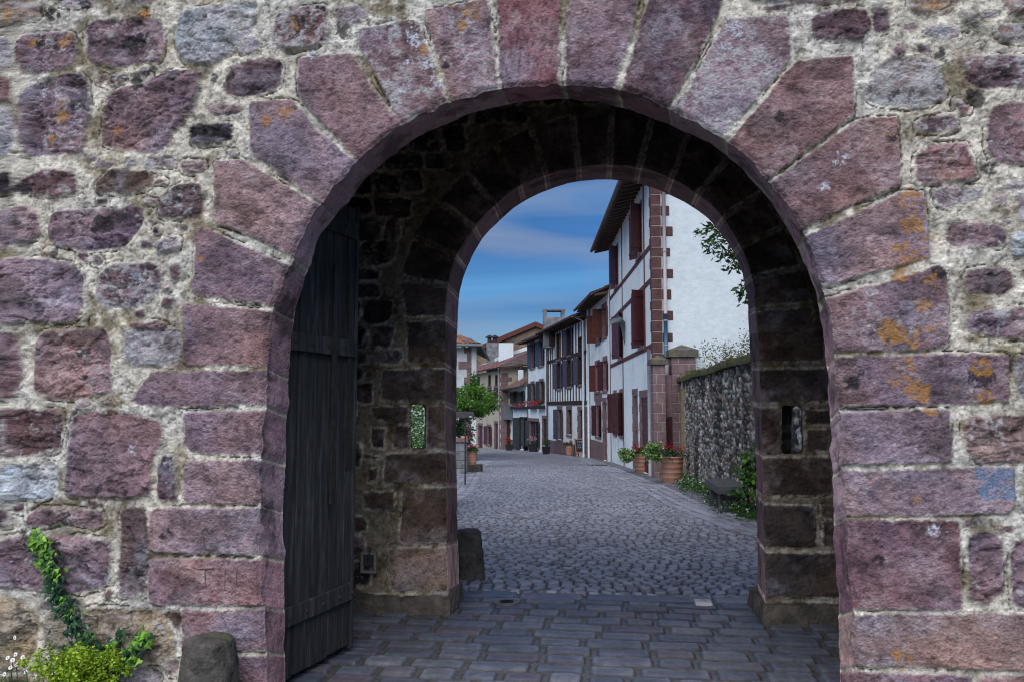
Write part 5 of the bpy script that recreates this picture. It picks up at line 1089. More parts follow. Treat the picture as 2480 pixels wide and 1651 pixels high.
a = at_d(1098, 985, 27); c = at_d(1124, 1055, 27.4); cl = [(c + rng.normal(size=3) * [.12, .1, .03], (.08, .08, .06)) for _ in range(8)]; p_ = blob_leaves('geranium', cl, 30, .05, DKGREEN, None, loc=c - [0, 0, .12]); tag(p_, 'small dark pot plant with red blooms standing on the short stone pier', 'plant')
mb = MB(); mb.lathe([(.09, -.12), (.13, .0), (.12, .0), (.01, -.02)], c, 12); mb.build('pot', M['terracotta'], p_, smooth=True); blob_leaves('blossoms', cl[:5], 10, .05, RED, p_, 'petal')
D_ = 21.0; a = at_d(1085, 996, D_); b = at_d(1147.5, 1011, D_); e = empty('direction_sign', at_d(1127, 1011, D_) * [1, 1, 0] + [0, 0, float(gz(21))], 'dark grey direction sign panel with small white pointing hand on a thin post', 'sign')
mb = MB(); cbox(mb, a, np.array([b[0], b[1], 0]), .04, b[2], a[2]); mb.build('panel', M['signgrey'], e, bevel=.008)
mb = MB(); p = at_d(1127, 985, D_) + FW * .07; mb.tube([[p[0], p[1], gz(21)], [p[0], p[1], a[2] + .03]], .022, 8); mb.build('post', M['iron'], e)
mb = MB(); fo = -FW * .004
def sg(pts): 
    P_ = [at_d(*T('Z', x, y), D_) + fo for x, y in pts]; n = len(P_); mb.add(P_ + [p - FW * .004 for p in P_], [tuple(range(n)), tuple(range(2 * n - 1, n - 1, -1))] + [(i, (i + 1) % n, n + (i + 1) % n, n + i) for i in range(n)])
sg([(222, 1133), (222, 1127), (236, 1124), (250, 1129), (250, 1132), (238, 1133), (232, 1137)]); mb.build('pointing_hand', M['chalk'], e)
# chalk board
bb = on_ground(1407, 1106); D_ = bb.dot(FW); e = empty('chalkboard_sign', bb, 'black chalk board in an orange pine frame before the half timbered house', 'sign')
def ap(x, y, o=0.0): p = at_d(*T('Z', x, y), D_ - o); return p
def quadbox(mb, p, th):
    n = -FW * th; mb.hexa([p[0], p[1], p[1] - n, p[0] - n, p[3], p[2], p[2] - n, p[3] - n])
mb = MB(); quadbox(mb, [ap(1236, 1462), ap(1332, 1456), ap(1317, 1348), ap(1226, 1350)], .03); pn = mb.build('board', M['board'], e)
mb = MB(); 
for q in ([(1240, 1475), (1340, 1468), (1336, 1458), (1236, 1464)], [(1220, 1346), (1326, 1344), (1324, 1334), (1218, 1336)], [(1238, 1510), (1246, 1510), (1228, 1340), (1219, 1340)], [(1340, 1505), (1350, 1505), (1327, 1338), (1317, 1338)]): quadbox(mb, [ap(*p, o=.02) for p in q], .05)
mb.build('frame', M['pine'], e)
mb = MB(); 
for q in ([(1215, 1512), (1222, 1512), (1236, 1350), (1230, 1350)], [(1310, 1508), (1317, 1508), (1322, 1350), (1316, 1350)]): quadbox(mb, [p + FW * .45 * (1 if p[2] < -.2 else .15) for p in [ap(*q_) for q_ in q]], .03)
mb.build('rear_legs', M['darktimber'], e)
mb = MB(); mb2 = MB(); rr = random.Random(4)
for j, y in enumerate([1362, 1376, 1392, 1406, 1420, 1434]):
    x = 1242 + rr.randint(0, 12)
    while x < 1302 - (18 if j % 2 else 0):
        P_ = [ap(x + k * 3.2, y - (y - 1400) * .02 + rr.uniform(-4, 4), .012) for k in range(rr.randint(3, 6))]; (mb2 if j in (2, 5) else mb).tube(P_, .012, 4, cap=False); x += 3.2 * len(P_) + 4
mb.build('chalk_writing', M['chalk'], pn); mb2.build('chalk_writing', M['bluechalk'], pn)
# black planters
def planter(u0, u1, vb, zt_, lab, flo, fol=GREEN, mat='black'):
    g_ = on_ground((u0 + u1) / 2, vb); D_ = g_.dot(FW); w = (u1 - u0) / F * D_; h = w * zt_; e = empty('planter', g_, lab, 'planter', 'black planters along the house fronts')
    mb = MB(); t_ = .82; q = w / 2; mb.hexa([g_ + [sx_ * q * t_, sy * q * t_, 0] for sx_, sy in ((-1, -1), (1, -1), (1, 1), (-1, 1))] + [g_ + [sx_ * q, sy * q, h] for sx_, sy in ((-1, -1), (1, -1), (1, 1), (-1, 1))]); 
    mb.box(g_[0] - q - .02, g_[0] + q + .02, g_[1] - q - .02, g_[1] + q + .02, g_[2] + h, g_[2] + h + .04); mb.build('tub', M[mat], e)
    cl = [(g_ + [rng.normal() * q * .5, rng.normal() * q * .4, h + rng.uniform(.05, .4)], (.12,) * 3) for _ in range(14)]; blob_leaves('foliage', cl, 40, .07, fol, e)
    if flo: blob_leaves('blossoms', [(c_[0] + [0, -.1, .12], (.14,) * 3) for c_ in cl], 18, .07, flo, e, 'petal', elong=1.1)
planter(1314, 1332, 1099, .95, 'black square planter with a wispy plain green plant before the white house', None)
planter(1280, 1301, 1093, .8, 'black planter overflowing with magenta and white petunias beside the black glazed door', MAG + WHT)
planter(1225, 1241.5, 1090, .8, 'farthest black planter with small red flowers by the beige house corner', RED)
# window boxes
def wbox(f, tile, x0, y0, x1, y1, lab, flo):
    s0, z0 = f.px(tile, x0, y1, .2); s1, z1 = f.px(tile, x1, y0, .2); s0, s1 = min(s0, s1), max(s0, s1); e = empty('window_box', f.W((s0 + s1) / 2, z0, .2), lab, 'window box', 'window boxes of flowers'); hh = (z1 - z0)
    mb = MB(); f.box(mb, s0, s1, z0, z0 + hh * .35, .06, .34); mb.build('trough', M['black'], e)
    cl = [(f.W(rng.uniform(s0, s1), z0 + hh * rng.uniform(.35, .8), .2 + rng.normal() * .08), (.14, .14, .12)) for _ in range(16)]; blob_leaves('foliage', cl, 36, .08, GREEN, e); blob_leaves('blossoms', [(c_[0] + f.n * .12, (.14,) * 3) for c_ in cl], 22, .075, flo, e, 'petal', elong=1.1)
wbox(fD, 'Z', 860, 965, 922, 1055, 'nearer window box of red geraniums on the house with blue shutters', RED); wbox(fD, 'Z', 782, 965, 845, 1058, 'farther window box of pink red geraniums on the house with blue shutters', RED + MAG)
wbox(fL, 'Z', 625, 985, 755, 1060, 'long window box of pink and red flowers under the charcoal shutters of the low house', MAG + RED)
# bench
zg = float(gz(14.8)); e = empty('stone_bench', CW(4.1, 14.9, zg), 'low dark stone bench on two block legs against the flint garden wall', 'bench'); an = math.atan2(-fW.t[0], fW.t[1])
def bpt(s_, o_): p = fW.W(s_, 0, o_); return p
so0, _ = fW.px('H', 1040, 1480); s_far = 5.75; s_nr = 4.15
v, f = rough_block(np.array([*bpt((s_far + s_nr) / 2, .34)[:2], zg + .34]), (.50, s_far - s_nr, .13), .010, 14, .03, 3, rotz=an); mesh_np('seat', v, f, M['bench'], e)
for s_ in (s_far - .25, s_nr + .3):
    v, f = rough_block(np.array([*bpt(s_, .34)[:2], zg - .08]), (.40, .22, .43), .012, 8, .04, 5, rotz=an); mesh_np('leg', v, f, M['bench'], e)
# weeds along the wall foot
cl = []; fl = []
for k in range(150):
    s_ = rng.uniform(2.5, fW.L - 1.5); o_ = abs(rng.normal()) * .22 + .04; p = fW.W(s_, 0, o_); p[2] = gz(p[1]) + rng.uniform(.02, .16) * (1.4 - o_); cl.append((p, (.14, .14, .10))); fl.append((p + [0, 0, .07], (.16, .16, .04)))
o = blob_leaves('weeds', cl, 46, .075, GREEN + LIME[:1], None, elong=3.0, loc=fW.W(6, -.3, .3)); tag(o, 'strip of green weeds and tiny white daisies along the foot of the flint wall', 'weeds', kind='stuff')
q = blob_leaves('daisies', fl, 5, .028, WHT, o, 'petal', elong=1.0)
c = at_d(1812, 1165, 13.4); cl = [(c + rng.normal(size=3) * [.10, .14, .2], (.1,) * 3) for _ in range(24)]; e = empty('vine', [c[0], c[1], gz(13.4)], 'bright green leafy vine shoot climbing by the end of the stone bench', 'vine')
mb = MB(); mb.tube([[c[0] + .15, c[1], gz(13.4)], c, c + [.05, 0, .3]], [.015, .01, .005], 5); mb.build('stem', M['bark'], e); blob_leaves('foliage', cl, 20, .09, LIME, e, elong=1.3)
c = on_ground(1592, 1148); cl = [(c + rng.normal(size=3) * [.12, .3, .03] + [0, 0, .1], (.1,) * 3) for _ in range(14)]; o = blob_leaves('grass_tuft', cl, 40, .10, GREEN, None, elong=4, loc=c); tag(o, 'tuft of green grass between the two big terracotta pots', 'grass')
# ---------------- guard stones
def guard(pos, r0, r1, h, seed, lab):
    n = 26; k = 34; th, tt = np.meshgrid(np.linspace(0, 2 * math.pi, n * 2, endpoint=False), np.linspace(0, 1, k), indexing='ij'); th = th.ravel(); tt = tt.ravel()
    tz = np.minimum(tt / .8, 1); dome = np.sqrt(np.clip(1 - ((tt - .8) / .2).clip(0, 1) ** 2.4, 0, 1)); r = (r1 + (r0 - r1) * tz ** .9) * dome; z = h * (tz * .93) + h * .07 * np.sin(((tt - .8) / .2).clip(0, 1) * math.pi / 2)
    nz = fbm(np.cos(th) * 2 + 5, np.sin(th) * 2 + z * 6, 4, seed) - .5; n2_ = fbm(th * 6, z * 40, 3, seed + 3) - .5; r = r * (1 + .30 * nz) + .022 * n2_ * dome + .012 * (fbm(th * 14, z * 90, 3, seed + 7) - .5) * dome
    V = np.stack([pos[0] + r * np.cos(th), pos[1] + r * np.sin(th), pos[2] + z], 1); nn_ = n * 2; i = np.arange(nn_)[:, None] * k + np.arange(k - 1)[None]; j = ((np.arange(nn_) + 1) % nn_)[:, None] * k + np.arange(k - 1)[None]
    Fc = np.stack([i.ravel(), j.ravel(), j.ravel() + 1, i.ravel() + 1], 1); o = mesh_np('guard_stone', V, Fc, M['guard'], loc=pos); tag(o, lab, 'guard stone')
pg = at_y(513, 1600, D0 - .17); zt = at_y(513, 1541, D0 - .2)[2]
guard((pg[0], D0 - .19, -.02), .118, .19, zt + .02, 5, 'round topped mossy guard stone in front of the left foot of the outer arch')
p = on_ground(1133, 1404); zt = at_d(1130, 1280, p.dot(FW) + .1)[2]; guard((at_d(1115, 1350, 7.25)[0], p[1] + .1, -.02), .12, .175, zt + .02, 9, 'leaning dark guard stone behind the left inner pier at the street edge')
# ---------------- plates in the paving
p = on_ground(1703, 1461.5); a = on_ground(1683, 1461); b = on_ground(1723, 1461); w_ = (b[0] - a[0]) / 2; zz = float(p[2])
mb = MB(); mb.box(p[0] - w_, p[0] + w_, p[1] - w_ * .9, p[1] + w_ * .9, zz - .01, zz + .026); o = tag(mb.build('cover_plate', M['steel'], loc=p, bevel=.003), 'small square pale metal cover plate let into the paving', 'cover plate')
mb = MB(); mb.lathe([(w_ * .45, 0), (w_ * .45, .004), (w_ * .38, .006), (.001, .005)], (p[0], p[1], zz + .026), 24); mb.build('lid', M['zinc'], o)
p = on_ground(1227, 1459); zz = float(p[2]); mb = MB(); mb.lathe([(.10, -.01), (.105, .012), (.062, .013), (.058, .008), (.001, .008)], (p[0], p[1], zz), 28, 1, .9); o = tag(mb.build('drain_ring', M['cement'], loc=p), 'dark round drain hole with stone rim in the threshold paving', 'drain')
mb = MB(); mb.lathe([(.060, .008), (.060, .0135), (.001, .0135)], (p[0], p[1], zz), 24, 1, .9); mb.build('opening', M['hole'], o)
p = on_ground(1452, 1126.5); mb = MB(); mb.box(p[0] - .35, p[0] + .35, p[1] - .22, p[1] + .22, p[2] + .0, p[2] + .03); tag(mb.build('drain_grate', M['iron'], loc=p), 'flat dark drain grate in the cobbles before the tall white house', 'drain grate')
# ---------------- planting at the foot of the gate wall
yF = D0 - .05
def wp(x, y, o=0.0): p = at_y(*T('BL', x, y), D0 - o); return p
path = [(150, 905), (178, 930), (198, 970), (212, 1010), (232, 1060), (246, 1110), (250, 1150), (285, 1200), (310, 1250), (330, 1300), (370, 1345), (405, 1390), (440, 1420), (480, 1450), (515, 1480), (560, 1465), (605, 1430), (640, 1390), (655, 1360)]
br = [(470, 1440), (490, 1400), (530, 1375), (565, 1330)]
e = empty('ivy_plant', wp(480, 1520, .03), 'trailing ivy climbing the left wall with lime tips and dark lower leaves', 'ivy')
mb = MB(); mb.tube([wp(*q, .045) for q in path], .004, 5); mb.tube([wp(*q, .045) for q in br], .004, 5); mb.build('stems', M['bark'], e)
def ivy(pts, per, wid, pal_a, pal_b, nm):
    V = []; Fc = []; Cc = []; outl = np.array([(0, 0), (.34, -.18), (.50, .18), (.28, .34), (.0, 1.0), (-.28, .34), (-.50, .18), (-.34, -.18)]); b = 0
    for i in range(len(pts) - 1):
        for k in range(per):
            t = random.random(); q = (pts[i][0] + (pts[i + 1][0] - pts[i][0]) * t + random.gauss(0, wid * .5), pts[i][1] + (pts[i + 1][1] - pts[i][1]) * t + random.gauss(0, wid * .5)); c = wp(*q, .045 + random.random() * .045)
            sz_ = random.uniform(.016, .032); an = random.uniform(0, 6.28) if random.random() < .4 else random.gauss(3.14, .7); tx, tz = random.gauss(0, .5), random.gauss(.2, .45); n_ = np.array([math.sin(tx), -math.cos(tx) * math.cos(tz), math.sin(tz)]); n_ /= np.linalg.norm(n_)
            u = np.cross([0, 0, 1.0], n_); u /= np.linalg.norm(u); v = np.cross(n_, u); X = u * math.cos(an) + v * math.sin(an); Y = -u * math.sin(an) + v * math.cos(an)
            f = i / (len(pts) - 1); pal = pal_a if random.random() > (min(1, f * 3.2) if f < .8 else (1 - f) * 4) * .9 else pal_b; col = np.array(random.choice(pal)) * random.uniform(.7, 1.3)
            P_ = [c + X * a_ * sz_ * 1.25 + Y * b_ * sz_ * 1.25 - n_ * (abs(a_) * .25 * sz_) for a_, b_ in outl]; V += P_ + [c + Y * .2 * sz_ + n_ * .1 * sz_]; Fc += [(b + j, b + (j + 1) % 8, b + 8) for j in range(8)]; Cc += [col] * 8 + [col * 1.35]; b += 9
    mesh_np(nm, np.array(V), np.array(Fc), M['leaf'], e, np.array(Cc), smooth=False)
LI = [(.16, .36, .04), (.12, .28, .035), (.22, .42, .06)]; DI = [(.018, .06, .03), (.025, .08, .035), (.015, .045, .025), (.04, .11, .05)]
ivy(path[:8], 12, 20, LI, DI, 'foliage'); ivy(path, 44, 40, LI, DI, 'foliage'); ivy(br, 18, 18, LI, DI, 'foliage')
ivy([(250, 1400), (420, 1430), (520, 1500), (480, 1560)], 26, 50, DI, DI, 'foliage')
c0 = wp(350, 1530, .22); e2 = empty('spurge_bush', [c0[0], c0[1], 0], 'rounded lime yellow bush of tiny leaves growing at the foot of the left wall', 'bush'); cl = []
for k in range(260):
    q = rng.normal(size=3) * [.085, .07, .10]; p = c0 + q; p[2] = max(.02, min(p[2], wp(350, 1385)[2] + .02 * rng.normal())); cl.append((p, (.028, .028, .022)))
for k in range(120): p = np.array([c0[0] + rng.normal() * .09, c0[1] + rng.normal() * .08, rng.uniform(0, .3)]); cl.append((p, (.03, .03, .03)))
blob_leaves('foliage', cl, 34, .017, [(.34, .50, .03), (.46, .60, .05), (.24, .40, .03), (.12, .22, .02)], e2, elong=1.5)
mb = MB()
for k in range(26): p = cl[k * 7][0]; mb.tube([[c0[0] + rng.normal() * .03, c0[1], -.02], lerp(np.array([c0[0], c0[1], 0]), p, .6) + rng.normal(size=3) * .01, p], .002, 4, cap=False)
mb.build('stems', M['bark'], e2)
e3 = empty('daisy_clump', wp(70, 1560, .1) * [1, 1, 0], 'clump of small white daisies on thin stems at the lower left corner', 'flowers'); mb = MB(); pm = MB(); ym = MB()
for x, y in [(68, 1363), (35, 1455), (70, 1440), (104, 1453), (76, 1486), (58, 1465), (208, 1500), (48, 1500), (120, 1520), (20, 1530), (160, 1540)]:
    p = wp(x, y, .10 + random.random() * .08); b = np.array([p[0] + random.uniform(-.05, .08), p[1], -.02]); mb.tube([b, lerp(b, p, .5) + [.01, 0, 0], p], .0013, 4, cap=False)
    tx = np.array([random.gauss(0, .2), -1, random.gauss(.5, .2)]); tx /= np.linalg.norm(tx); u = np.cross([0, 0, 1.0], tx); u /= np.linalg.norm(u); v = np.cross(tx, u)
    for k in range(13):
        a_ = k * 2 * math.pi / 13; d = u * math.cos(a_) + v * math.sin(a_); s_ = -u * math.sin(a_) + v * math.cos(a_); pm.add([p + d * .002, p + d * .009 + s_ * .0022, p + d * .0125, p + d * .009 - s_ * .0022], [(0, 1, 2, 3)])
    ym.tube([p, p + tx * .003], .003, 8)
mb.build('stems', M['leafplain'] if 'leafplain' in M else M['bark'], e3); M['petalw'] = mat_noise('white_petal', (.75, .76, .78), (.85, .85, .85), 9, .6, 0); M['yolk'] = mat_noise('yellow_disc', (.5, .32, .02), (.6, .4, .03), 9, .7, 0)
pm.build('petals', M['petalw'], e3); ym.build('discs', M['yolk'], e3)
# grass blades, far left foot
V = []; Fc = []; Cc = []
for k in range(1500):
    x = wp(rng.uniform(-260, 330) if k < 1100 else rng.uniform(330, 820), 1500)[0]; y = D0 - rng.uniform(.05, .38); h = rng.uniform(.05, .24) * (1.15 if k < 1100 else .4); a_ = rng.uniform(0, 6.28); d = np.array([math.cos(a_), math.sin(a_), 0]); b = np.array([x, y, -.01]); ln = np.array([rng.normal() * .35, rng.normal() * .2, 0]) * h; w_ = d * .0022
    i = len(V); V += [b - w_, b + w_, b + ln * .35 + [0, 0, h * .6] + w_ * .8, b + ln * .35 + [0, 0, h * .6] - w_ * .8, b + ln + [0, 0, h]]; Fc += [(i, i + 1, i + 2, i + 3), (i + 3, i + 2, i + 4, i + 4)]; c_ = np.array(GREEN[k % 4]) * rng.uniform(.7, 1.5); Cc += [c_] * 5
Fq = [f for f in Fc if f[2] != f[3]]; 
V2 = np.array(V); o = mesh_np('grass', V2, np.array([(f[0], f[1], f[2]) for f in Fc if len(set(f)) == 4] + [(f[0], f[2], f[3]) for f in Fc if len(set(f)) == 4] + [(f[0], f[1], f[2]) for f in Fc if len(set(f)) == 3]), M['leaf'], None, np.array(Cc), smooth=False, loc=(-2.8, D0 - .2, 0)); tag(o, 'thin green grass blades growing along the foot of the left wall', 'grass', kind='stuff')
cl = [(np.array([wp(rng.uniform(-200, 200), 1500)[0], D0 - rng.uniform(.06, .3), rng.uniform(0, .13)]), (.04, .04, .04)) for _ in range(70)]; o = blob_leaves('ground_cover', cl, 40, .022, GREEN, None, elong=1.5, loc=(-2.8, D0 - .2, 0)); tag(o, 'low dark leafy ground cover under the daisies at the left wall', 'ground cover', kind='stuff')
V = []; Fc = []; Cc = []
arc = [(150, 905), (190, 880), (230, 915)], [(240, 850), (280, 835), (305, 885)], [(160, 910), (200, 930), (210, 965)], [(-30, 1410), (120, 1402), (260, 1450)]
mb = MB()
for a_ in arc: mb.tube([wp(*q, .06) for q in a_], [.003, .003, .001], 5)
g_o = mb.build('long_grass', M['sh_grey'], loc=wp(200, 900)); 
M['grassy'] = mat_noise('grass_green', (.10, .16, .05), (.16, .22, .08), 9, .7, 0); g_o.data.materials[0] = M['grassy']; tag(g_o, 'a few long arching grass stems hanging from the crevice in the left wall', 'grass')
# ================================================================= GROUND AND STREET
def setts(name, x0, x1, y0, y1, dx, dy, mat, mode, skip=None):
    dx *= QK; dy *= QK; xs = np.arange(x0, x1, dx); ys = np.arange(y0, y1, dy); X, Y = np.meshgrid(xs, ys, indexing='ij'); shp = X.shape; X = X.ravel(); Y = Y.ravel()
    base = gz(Y)
    if mode == 'near':
        wy = Y + .07 * (fbm(X * .9, Y * .9, 3, 61) - .5) + .035 * (fbm(X * 4, Y * 4, 2, 62) - .5) + .012 * X; rowh = .19
        r = np.floor(wy / rowh); fy = wy / rowh - r
        wd = .25 + .16 * _h(r, r * 0 + 3, 5); xo = X + 10 + _h(r, r * 0, 9) * 3 + .03 * (fbm(X * 3, r * 3.3, 2, 63) - .5)
        q = np.floor(xo / wd); fx = xo / wd - q
        # random widths by shifting cell borders
        sh0 = (_h(q, r, 12) - .5) * .36; sh1 = (_h(q + 1, r, 12) - .5) * .36
        left = fx - sh0; right = 1 + sh1 - fx; a = np.where(left < 0, 1, 0); b = np.where(right < 0, 1, 0); q = q - a + b
        lo = np.where(a == 1, fx - 0 + 1 - (_h(q, r, 12) - .5) * .36, np.where(b == 1, -right, left)); hi = np.where(a == 1, -left, np.where(b == 1, 1 + (_h(q + 1, r, 12) - .5) * .36 - (fx - 1), right))
        hi = np.maximum(hi, 0); lo = np.maximum(lo, 0)
        g = .008 + .008 * _h(q, r, 77); d = np.minimum(np.minimum(lo, hi) * wd, np.minimum(fy, 1 - fy) * rowh) - g - .010 * (1 - sst(0, .05, np.minimum(lo, hi) * wd)) * (1 - sst(0, .05, np.minimum(fy, 1 - fy) * rowh)) * 2 + .010 * (fbm(X * 22, Y * 22, 3, 64) - .5)
        sl = Y > 6.80; q3 = np.floor((X + 3.1 + .3 * _h(np.floor((X + 3) / .8), X * 0, 2)) / .8); fx3 = (X + 3.1 + .3 * _h(np.floor((X + 3) / .8), X * 0, 2)) / .8 - q3
        d = np.where(sl, np.minimum(np.minimum(fx3, 1 - fx3) * .8, np.minimum(Y - 6.80, 7.1 - Y)) - .010 + .005 * (fbm(X * 22, Y * 22, 3, 64) - .5), np.minimum(d, np.maximum(6.80 - Y - .008, -.02))); q = np.where(sl, q3 + 500, q); r = np.where(sl, 777, r)
        idx = (q, r); e = sst(-.002, .022, d); tilt = (_h(q, r, 31) - .5) * .012
        f30 = fbm(X * 30, Y * 30, 3, 66); f9 = fbm(X * 8, Y * 8, 4, 65)
        h = -.010 + .004 * (f30 - .5) + e * (.018 + tilt + .010 * (f9 - .5) + .004 * (f30 - .5))
        b1 = _h(q, r, 41); c = np.stack([.080 + .060 * b1, .088 + .060 * b1, .118 + .060 * b1], 1); rd = .6 * sst(.75, .95, _h(q, r, 43))[:, None]
        c = c * (1 - rd) + np.array([.11, .082, .095]) * rd; c = c * (.65 + .7 * f9)[:, None]
        c = c * np.where(sl, 1.3, 1.0)[:, None]
        # worn pale arris; sett margins darkened in colour as shade on their sides
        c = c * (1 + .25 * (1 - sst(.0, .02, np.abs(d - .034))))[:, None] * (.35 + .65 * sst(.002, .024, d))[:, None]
        mo = np.array([.095, .092, .085]) * (.6 + .8 * f30)[:, None]; c = mo * (1 - sst(-.002, .008, d))[:, None] + c * sst(-.002, .008, d)[:, None]
        base = base + .018 * (fbm(X * .7, Y * .7, 3, 67) - .5) * (1 - sst(6.4, 7.0, Y))
    else:
        # distance to the edge bands along the street
        bd = np.full(X.shape, 9.0); bu = np.zeros(X.shape); side = np.zeros(X.shape)
        for line in BANDS:
            acc = 0
            for k in range(len(line) - 1):
                a, b = line[k], line[k + 1]; ex, ey = b - a; L = math.hypot(ex, ey); t = np.clip(((X - a[0]) * ex + (Y - a[1]) * ey) / L / L, 0, 1)
                dd = np.hypot(X - a[0] - t * ex, Y - a[1] - t * ey); s = np.sign((X - a[0]) * ey - (Y - a[1]) * ex); m = dd < np.abs(bd)
                bd[m] = (dd * s)[m]; bu[m] = (acc + t * L)[m]; acc += L
        band = np.abs(bd) < .42
        ph = X * 1.0 + .25 * fbm(X * .4, Y * .4, 2, 70); wy = Y + .30 * np.abs(np.sin(math.pi * ph / 1.35)) + .05 * (fbm(X * 1.5, Y * 1.5, 3, 71) - .5)
        rowh = .125; wdt = .118
        r = np.floor(wy / rowh); fy = wy / rowh - r; xo = X + 20 + _h(r, r * 0, 9) * 2 + .02 * (fbm(X * 6, Y * 6, 2, 72) - .5); q = np.floor(xo / wdt); fx = xo / wdt - q
        # band setts
        r2 = np.floor((bd + 5) / .2); fy2 = (bd + 5) / .2 - r2; u = bu + _h(r2, r2 * 0, 4) * .4; q2 = np.floor(u / .30); fx2 = u / .30 - q2
        r = np.where(band, r2 + 9000, r); q = np.where(band, q2, q)
        d = np.where(band, np.minimum(np.minimum(fx2, 1 - fx2) * .30, np.minimum(fy2, 1 - fy2) * .2), np.minimum(np.minimum(fx, 1 - fx) * wdt, np.minimum(fy, 1 - fy) * rowh)) - .006 + .005 * (fbm(X * 25, Y * 25, 2, 73) - .5)
        if mode == 'far': e = sst(-.015, .03, d)
        else: e = sst(-.003, .010, d)
        f9 = fbm(X * 6, Y * 6, 4, 75); big = fbm(X * .5, Y * .5, 4, 76); b1 = _h(q, r, 41); tx = (_h(q, r, 33) - .5); ty = (_h(q, r, 34) - .5)
        h = -.016 + e * (.030 + .018 * (b1 - .5)) + e * (tx * (fx - .5) + ty * (fy - .5)) * .034 * (~band) + .006 * (f9 - .5)
        c = np.stack([.20 + .10 * b1, .21 + .098 * b1, .25 + .105 * b1], 1); rd = .5 * sst(.8, .95, _h(q, r, 43))[:, None]; c = c * (1 - rd) + np.array([.12, .085, .09]) * rd
        c = c * (.6 + .45 * f9 + .45 * big)[:, None]; c = c * np.where(band, 1.12, 1.0)[:, None]
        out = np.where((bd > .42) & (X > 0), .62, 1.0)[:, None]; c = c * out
        mo = np.array([.040, .038, .036]); k = sst(-.002, .012, d)[:, None]; c = c * (.45 + .55 * sst(.001, .013, d))[:, None]; c = mo * (1 - k) + c * k  # cobble margins darkened in colour to stand in for shaded stone sides
        base = base + .03 * (fbm(X * .35, Y * .35, 3, 67) - .5) * sst(7.1, 8.5, Y) + .04 * sst(.3, 1.2, np.abs(X + .1 * (Y - 7))) * 0
    zz_ = (base + h).reshape(shp); zz_[:, -1] -= .07; zz_[:, 0] -= .07; V = np.stack([X, Y, zz_.ravel()], 1); Fc = grid_faces(*shp); o = mesh_np(name, V, Fc, M[mat], None, c); return tag(o, kind='structure')
gb = lambda t, x, y: on_ground(*T(t, x, y))[:2]
BANDS = [[gb('BR', 420, 905) + np.array([.8, -1.6]), gb('BR', 335, 870), gb('BR', 0, 745), gb('H', 520, 1390), gb('H', 300, 1300), gb('H', 150, 1235), CW(4.0, 44)[:2], CW(2.2, 57)[:2], CW(-1.2, 68)[:2]],
         [gb('BM', 500, 800) + np.array([-.5, -1.0]), gb('BM', 530, 690), gb('BM', 600, 595), gb('BM', 690, 535), CW(-1.6, 45)[:2], CW(-4, 60)[:2]]]
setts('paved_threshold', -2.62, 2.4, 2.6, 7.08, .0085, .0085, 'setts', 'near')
# slabs between the two pavings
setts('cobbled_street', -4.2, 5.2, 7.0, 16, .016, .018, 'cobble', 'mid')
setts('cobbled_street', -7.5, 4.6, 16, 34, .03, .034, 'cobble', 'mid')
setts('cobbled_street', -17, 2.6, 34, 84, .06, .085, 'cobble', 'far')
m = MB(); m.add([(-400, -300, -.045), (400, -300, -.045), (400, 7.3, -.045), (-400, 7.3, -.045), (-400, 95, -2.945), (400, 95, -2.945), (-2500, 3000, -2.945), (2500, 3000, -2.945)], [(0, 1, 2, 3), (3, 2, 5, 4), (4, 5, 7, 6)])
tag(m.build('ground', M['ground']), kind='structure')
# ================================================================= LIGHT, SKY, CAMERA
w = bpy.data.worlds.new('World'); S.world = w; w.use_nodes = True; nt = w.node_tree; L = nt.links; bg = nt.nodes['Background']
sky = nt.nodes.new('ShaderNodeTexSky'); sky.sky_type = 'NISHITA'; sky.sun_disc = False
SUN_EL, SUN_AZ = R(48), R(190)      # high, behind the viewer and a little to the left
sky.sun_elevation = SUN_EL; sky.sun_rotation = SUN_AZ; sky.air_density = 1.2; sky.dust_density = .3; sky.ozone_density = 2.5
tc = nt.nodes.new('ShaderNodeTexCoord'); mp = nt.nodes.new('ShaderNodeMapping'); mp.inputs['Scale'].default_value = (1.0, 1.0, 6.0); mp.inputs['Rotation'].default_value = (R(9), R(-7), 0); mp.inputs['Location'].default_value = (.35, .1, .15)
L.new(tc.outputs['Generated'], mp.inputs[0])
n1 = N(nt, 'ShaderNodeTexNoise', Scale=1.9, Detail=5.0, Roughness=.48); n1.inputs['Distortion'].default_value = .35; L.new(mp.outputs[0], n1.inputs['Vector'])
rp = nt.nodes.new('ShaderNodeValToRGB'); rp.color_ramp.elements[0].position = .42; rp.color_ramp.elements[1].position = .80; sp = nt.nodes.new('ShaderNodeSeparateXYZ'); L.new(tc.outputs['Generated'], sp.inputs[0])
mr = nt.nodes.new('ShaderNodeMapRange'); mr.inputs[1].default_value = .0; mr.inputs[2].default_value = .20; mr.inputs[3].default_value = .25; mr.inputs[4].default_value = -.03; L.new(sp.outputs[2], mr.inputs[0])
ct = nt.nodes.new('ShaderNodeMath'); ct.operation = 'MULTIPLY_ADD'; ct.inputs[1].default_value = 1.6; ct.inputs[2].default_value = -.34; L.new(n1.outputs[0], ct.inputs[0]); ad = nt.nodes.new('ShaderNodeMath'); ad.operation = 'ADD'; L.new(ct.outputs[0], ad.inputs[0]); L.new(mr.outputs[0], ad.inputs[1]); L.new(ad.outputs[0], rp.inputs[0])
tint = nt.nodes.new('ShaderNodeMix'); tint.data_type = 'RGBA'; tint.blend_type = 'MULTIPLY'; tint.inputs[0].default_value = 1; tint.inputs[7].default_value = SKYTINT if 'SKYTINT' in globals() else (.28, .56, .95, 1)
L.new(sky.outputs[0], tint.inputs[6])
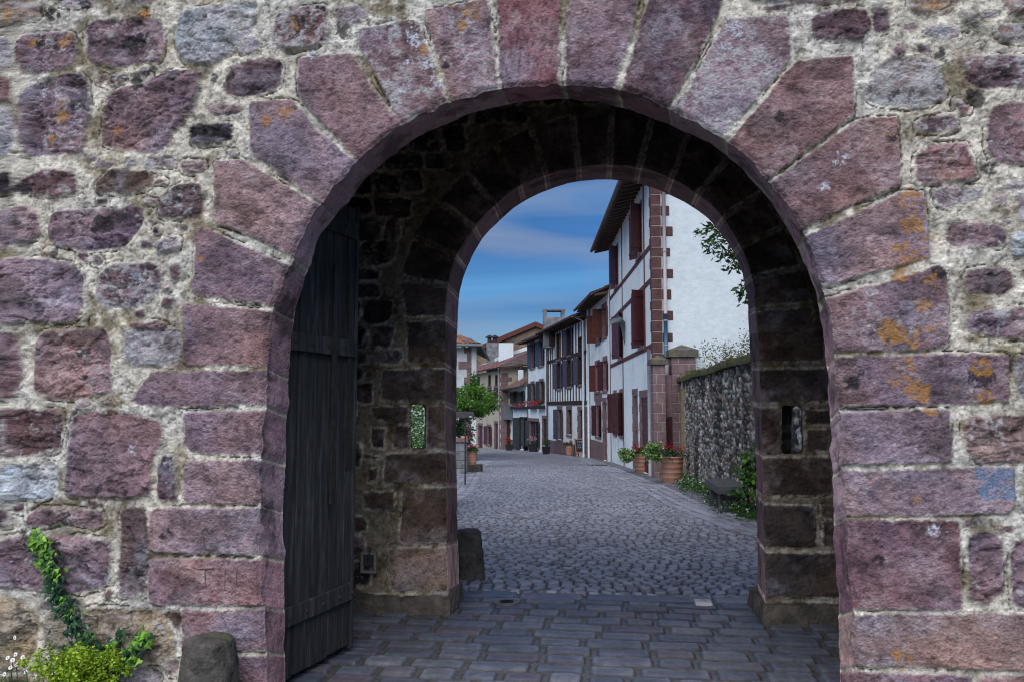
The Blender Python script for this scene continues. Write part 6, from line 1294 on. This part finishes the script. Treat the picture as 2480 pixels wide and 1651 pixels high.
n2 = N(nt, 'ShaderNodeTexNoise', Scale=1.3, Detail=4.0, Roughness=.5); n2.inputs['Distortion'].default_value = .6; mp2 = nt.nodes.new('ShaderNodeMapping'); mp2.inputs['Scale'].default_value = (1, 1, 6.5); mp2.inputs['Location'].default_value = (3.1, 1.2, .4); mp2.inputs['Rotation'].default_value = (R(-8), R(6), 0); L.new(tc.outputs['Generated'], mp2.inputs[0]); L.new(mp2.outputs[0], n2.inputs['Vector'])
r2 = nt.nodes.new('ShaderNodeValToRGB'); r2.color_ramp.elements[0].position = .36; r2.color_ramp.elements[1].position = .62; r2.color_ramp.elements[0].color = (.50, .56, .66, 1); r2.color_ramp.elements[1].color = (1.15, 1.1, 1.0, 1); L.new(n2.outputs[0], r2.inputs[0])
t2 = nt.nodes.new('ShaderNodeMix'); t2.data_type = 'RGBA'; t2.blend_type = 'MULTIPLY'; t2.inputs[0].default_value = 1; L.new(tint.outputs[2], t2.inputs[6]); L.new(r2.outputs[0], t2.inputs[7])
mx = nt.nodes.new('ShaderNodeMix'); mx.data_type = 'RGBA'; mx.inputs[7].default_value = (2.7, 3.4, 4.9, 1); L.new(rp.outputs[0], mx.inputs[0]); L.new(t2.outputs[2], mx.inputs[6])
L.new(mx.outputs[2], bg.inputs[0]); bg.inputs[1].default_value = .10
sun = bpy.data.lights.new('sun', 'SUN'); sun.energy = 3.9; sun.angle = R(75); sun.color = (1, .97, .95); so = bpy.data.objects.new('sun', sun); COL.objects.link(so)
# direction TO the sun: rotation measured from +Y towards +X
sdv = Vector((math.sin(SUN_AZ) * math.cos(SUN_EL), math.cos(SUN_AZ) * math.cos(SUN_EL), math.sin(SUN_EL))); so.rotation_euler = sdv.to_track_quat('Z', 'Y').to_euler()
cam = bpy.data.cameras.new('camera'); co = bpy.data.objects.new('camera', cam); COL.objects.link(co); co.location = (0, 0, EYE)
cam.sensor_width = 36; cam.lens = 36 * F / 2480; cam.clip_end = 6000; cam.clip_start = .05; co.rotation_euler = (R(90) + PITCH, 0, YAW); S.camera = co
S.view_settings.view_transform = 'Standard'; S.view_settings.look = 'None'; S.view_settings.exposure = 0
S.cycles.filter_width = 1.1; S.cycles.max_bounces = 6; S.cycles.diffuse_bounces = 4
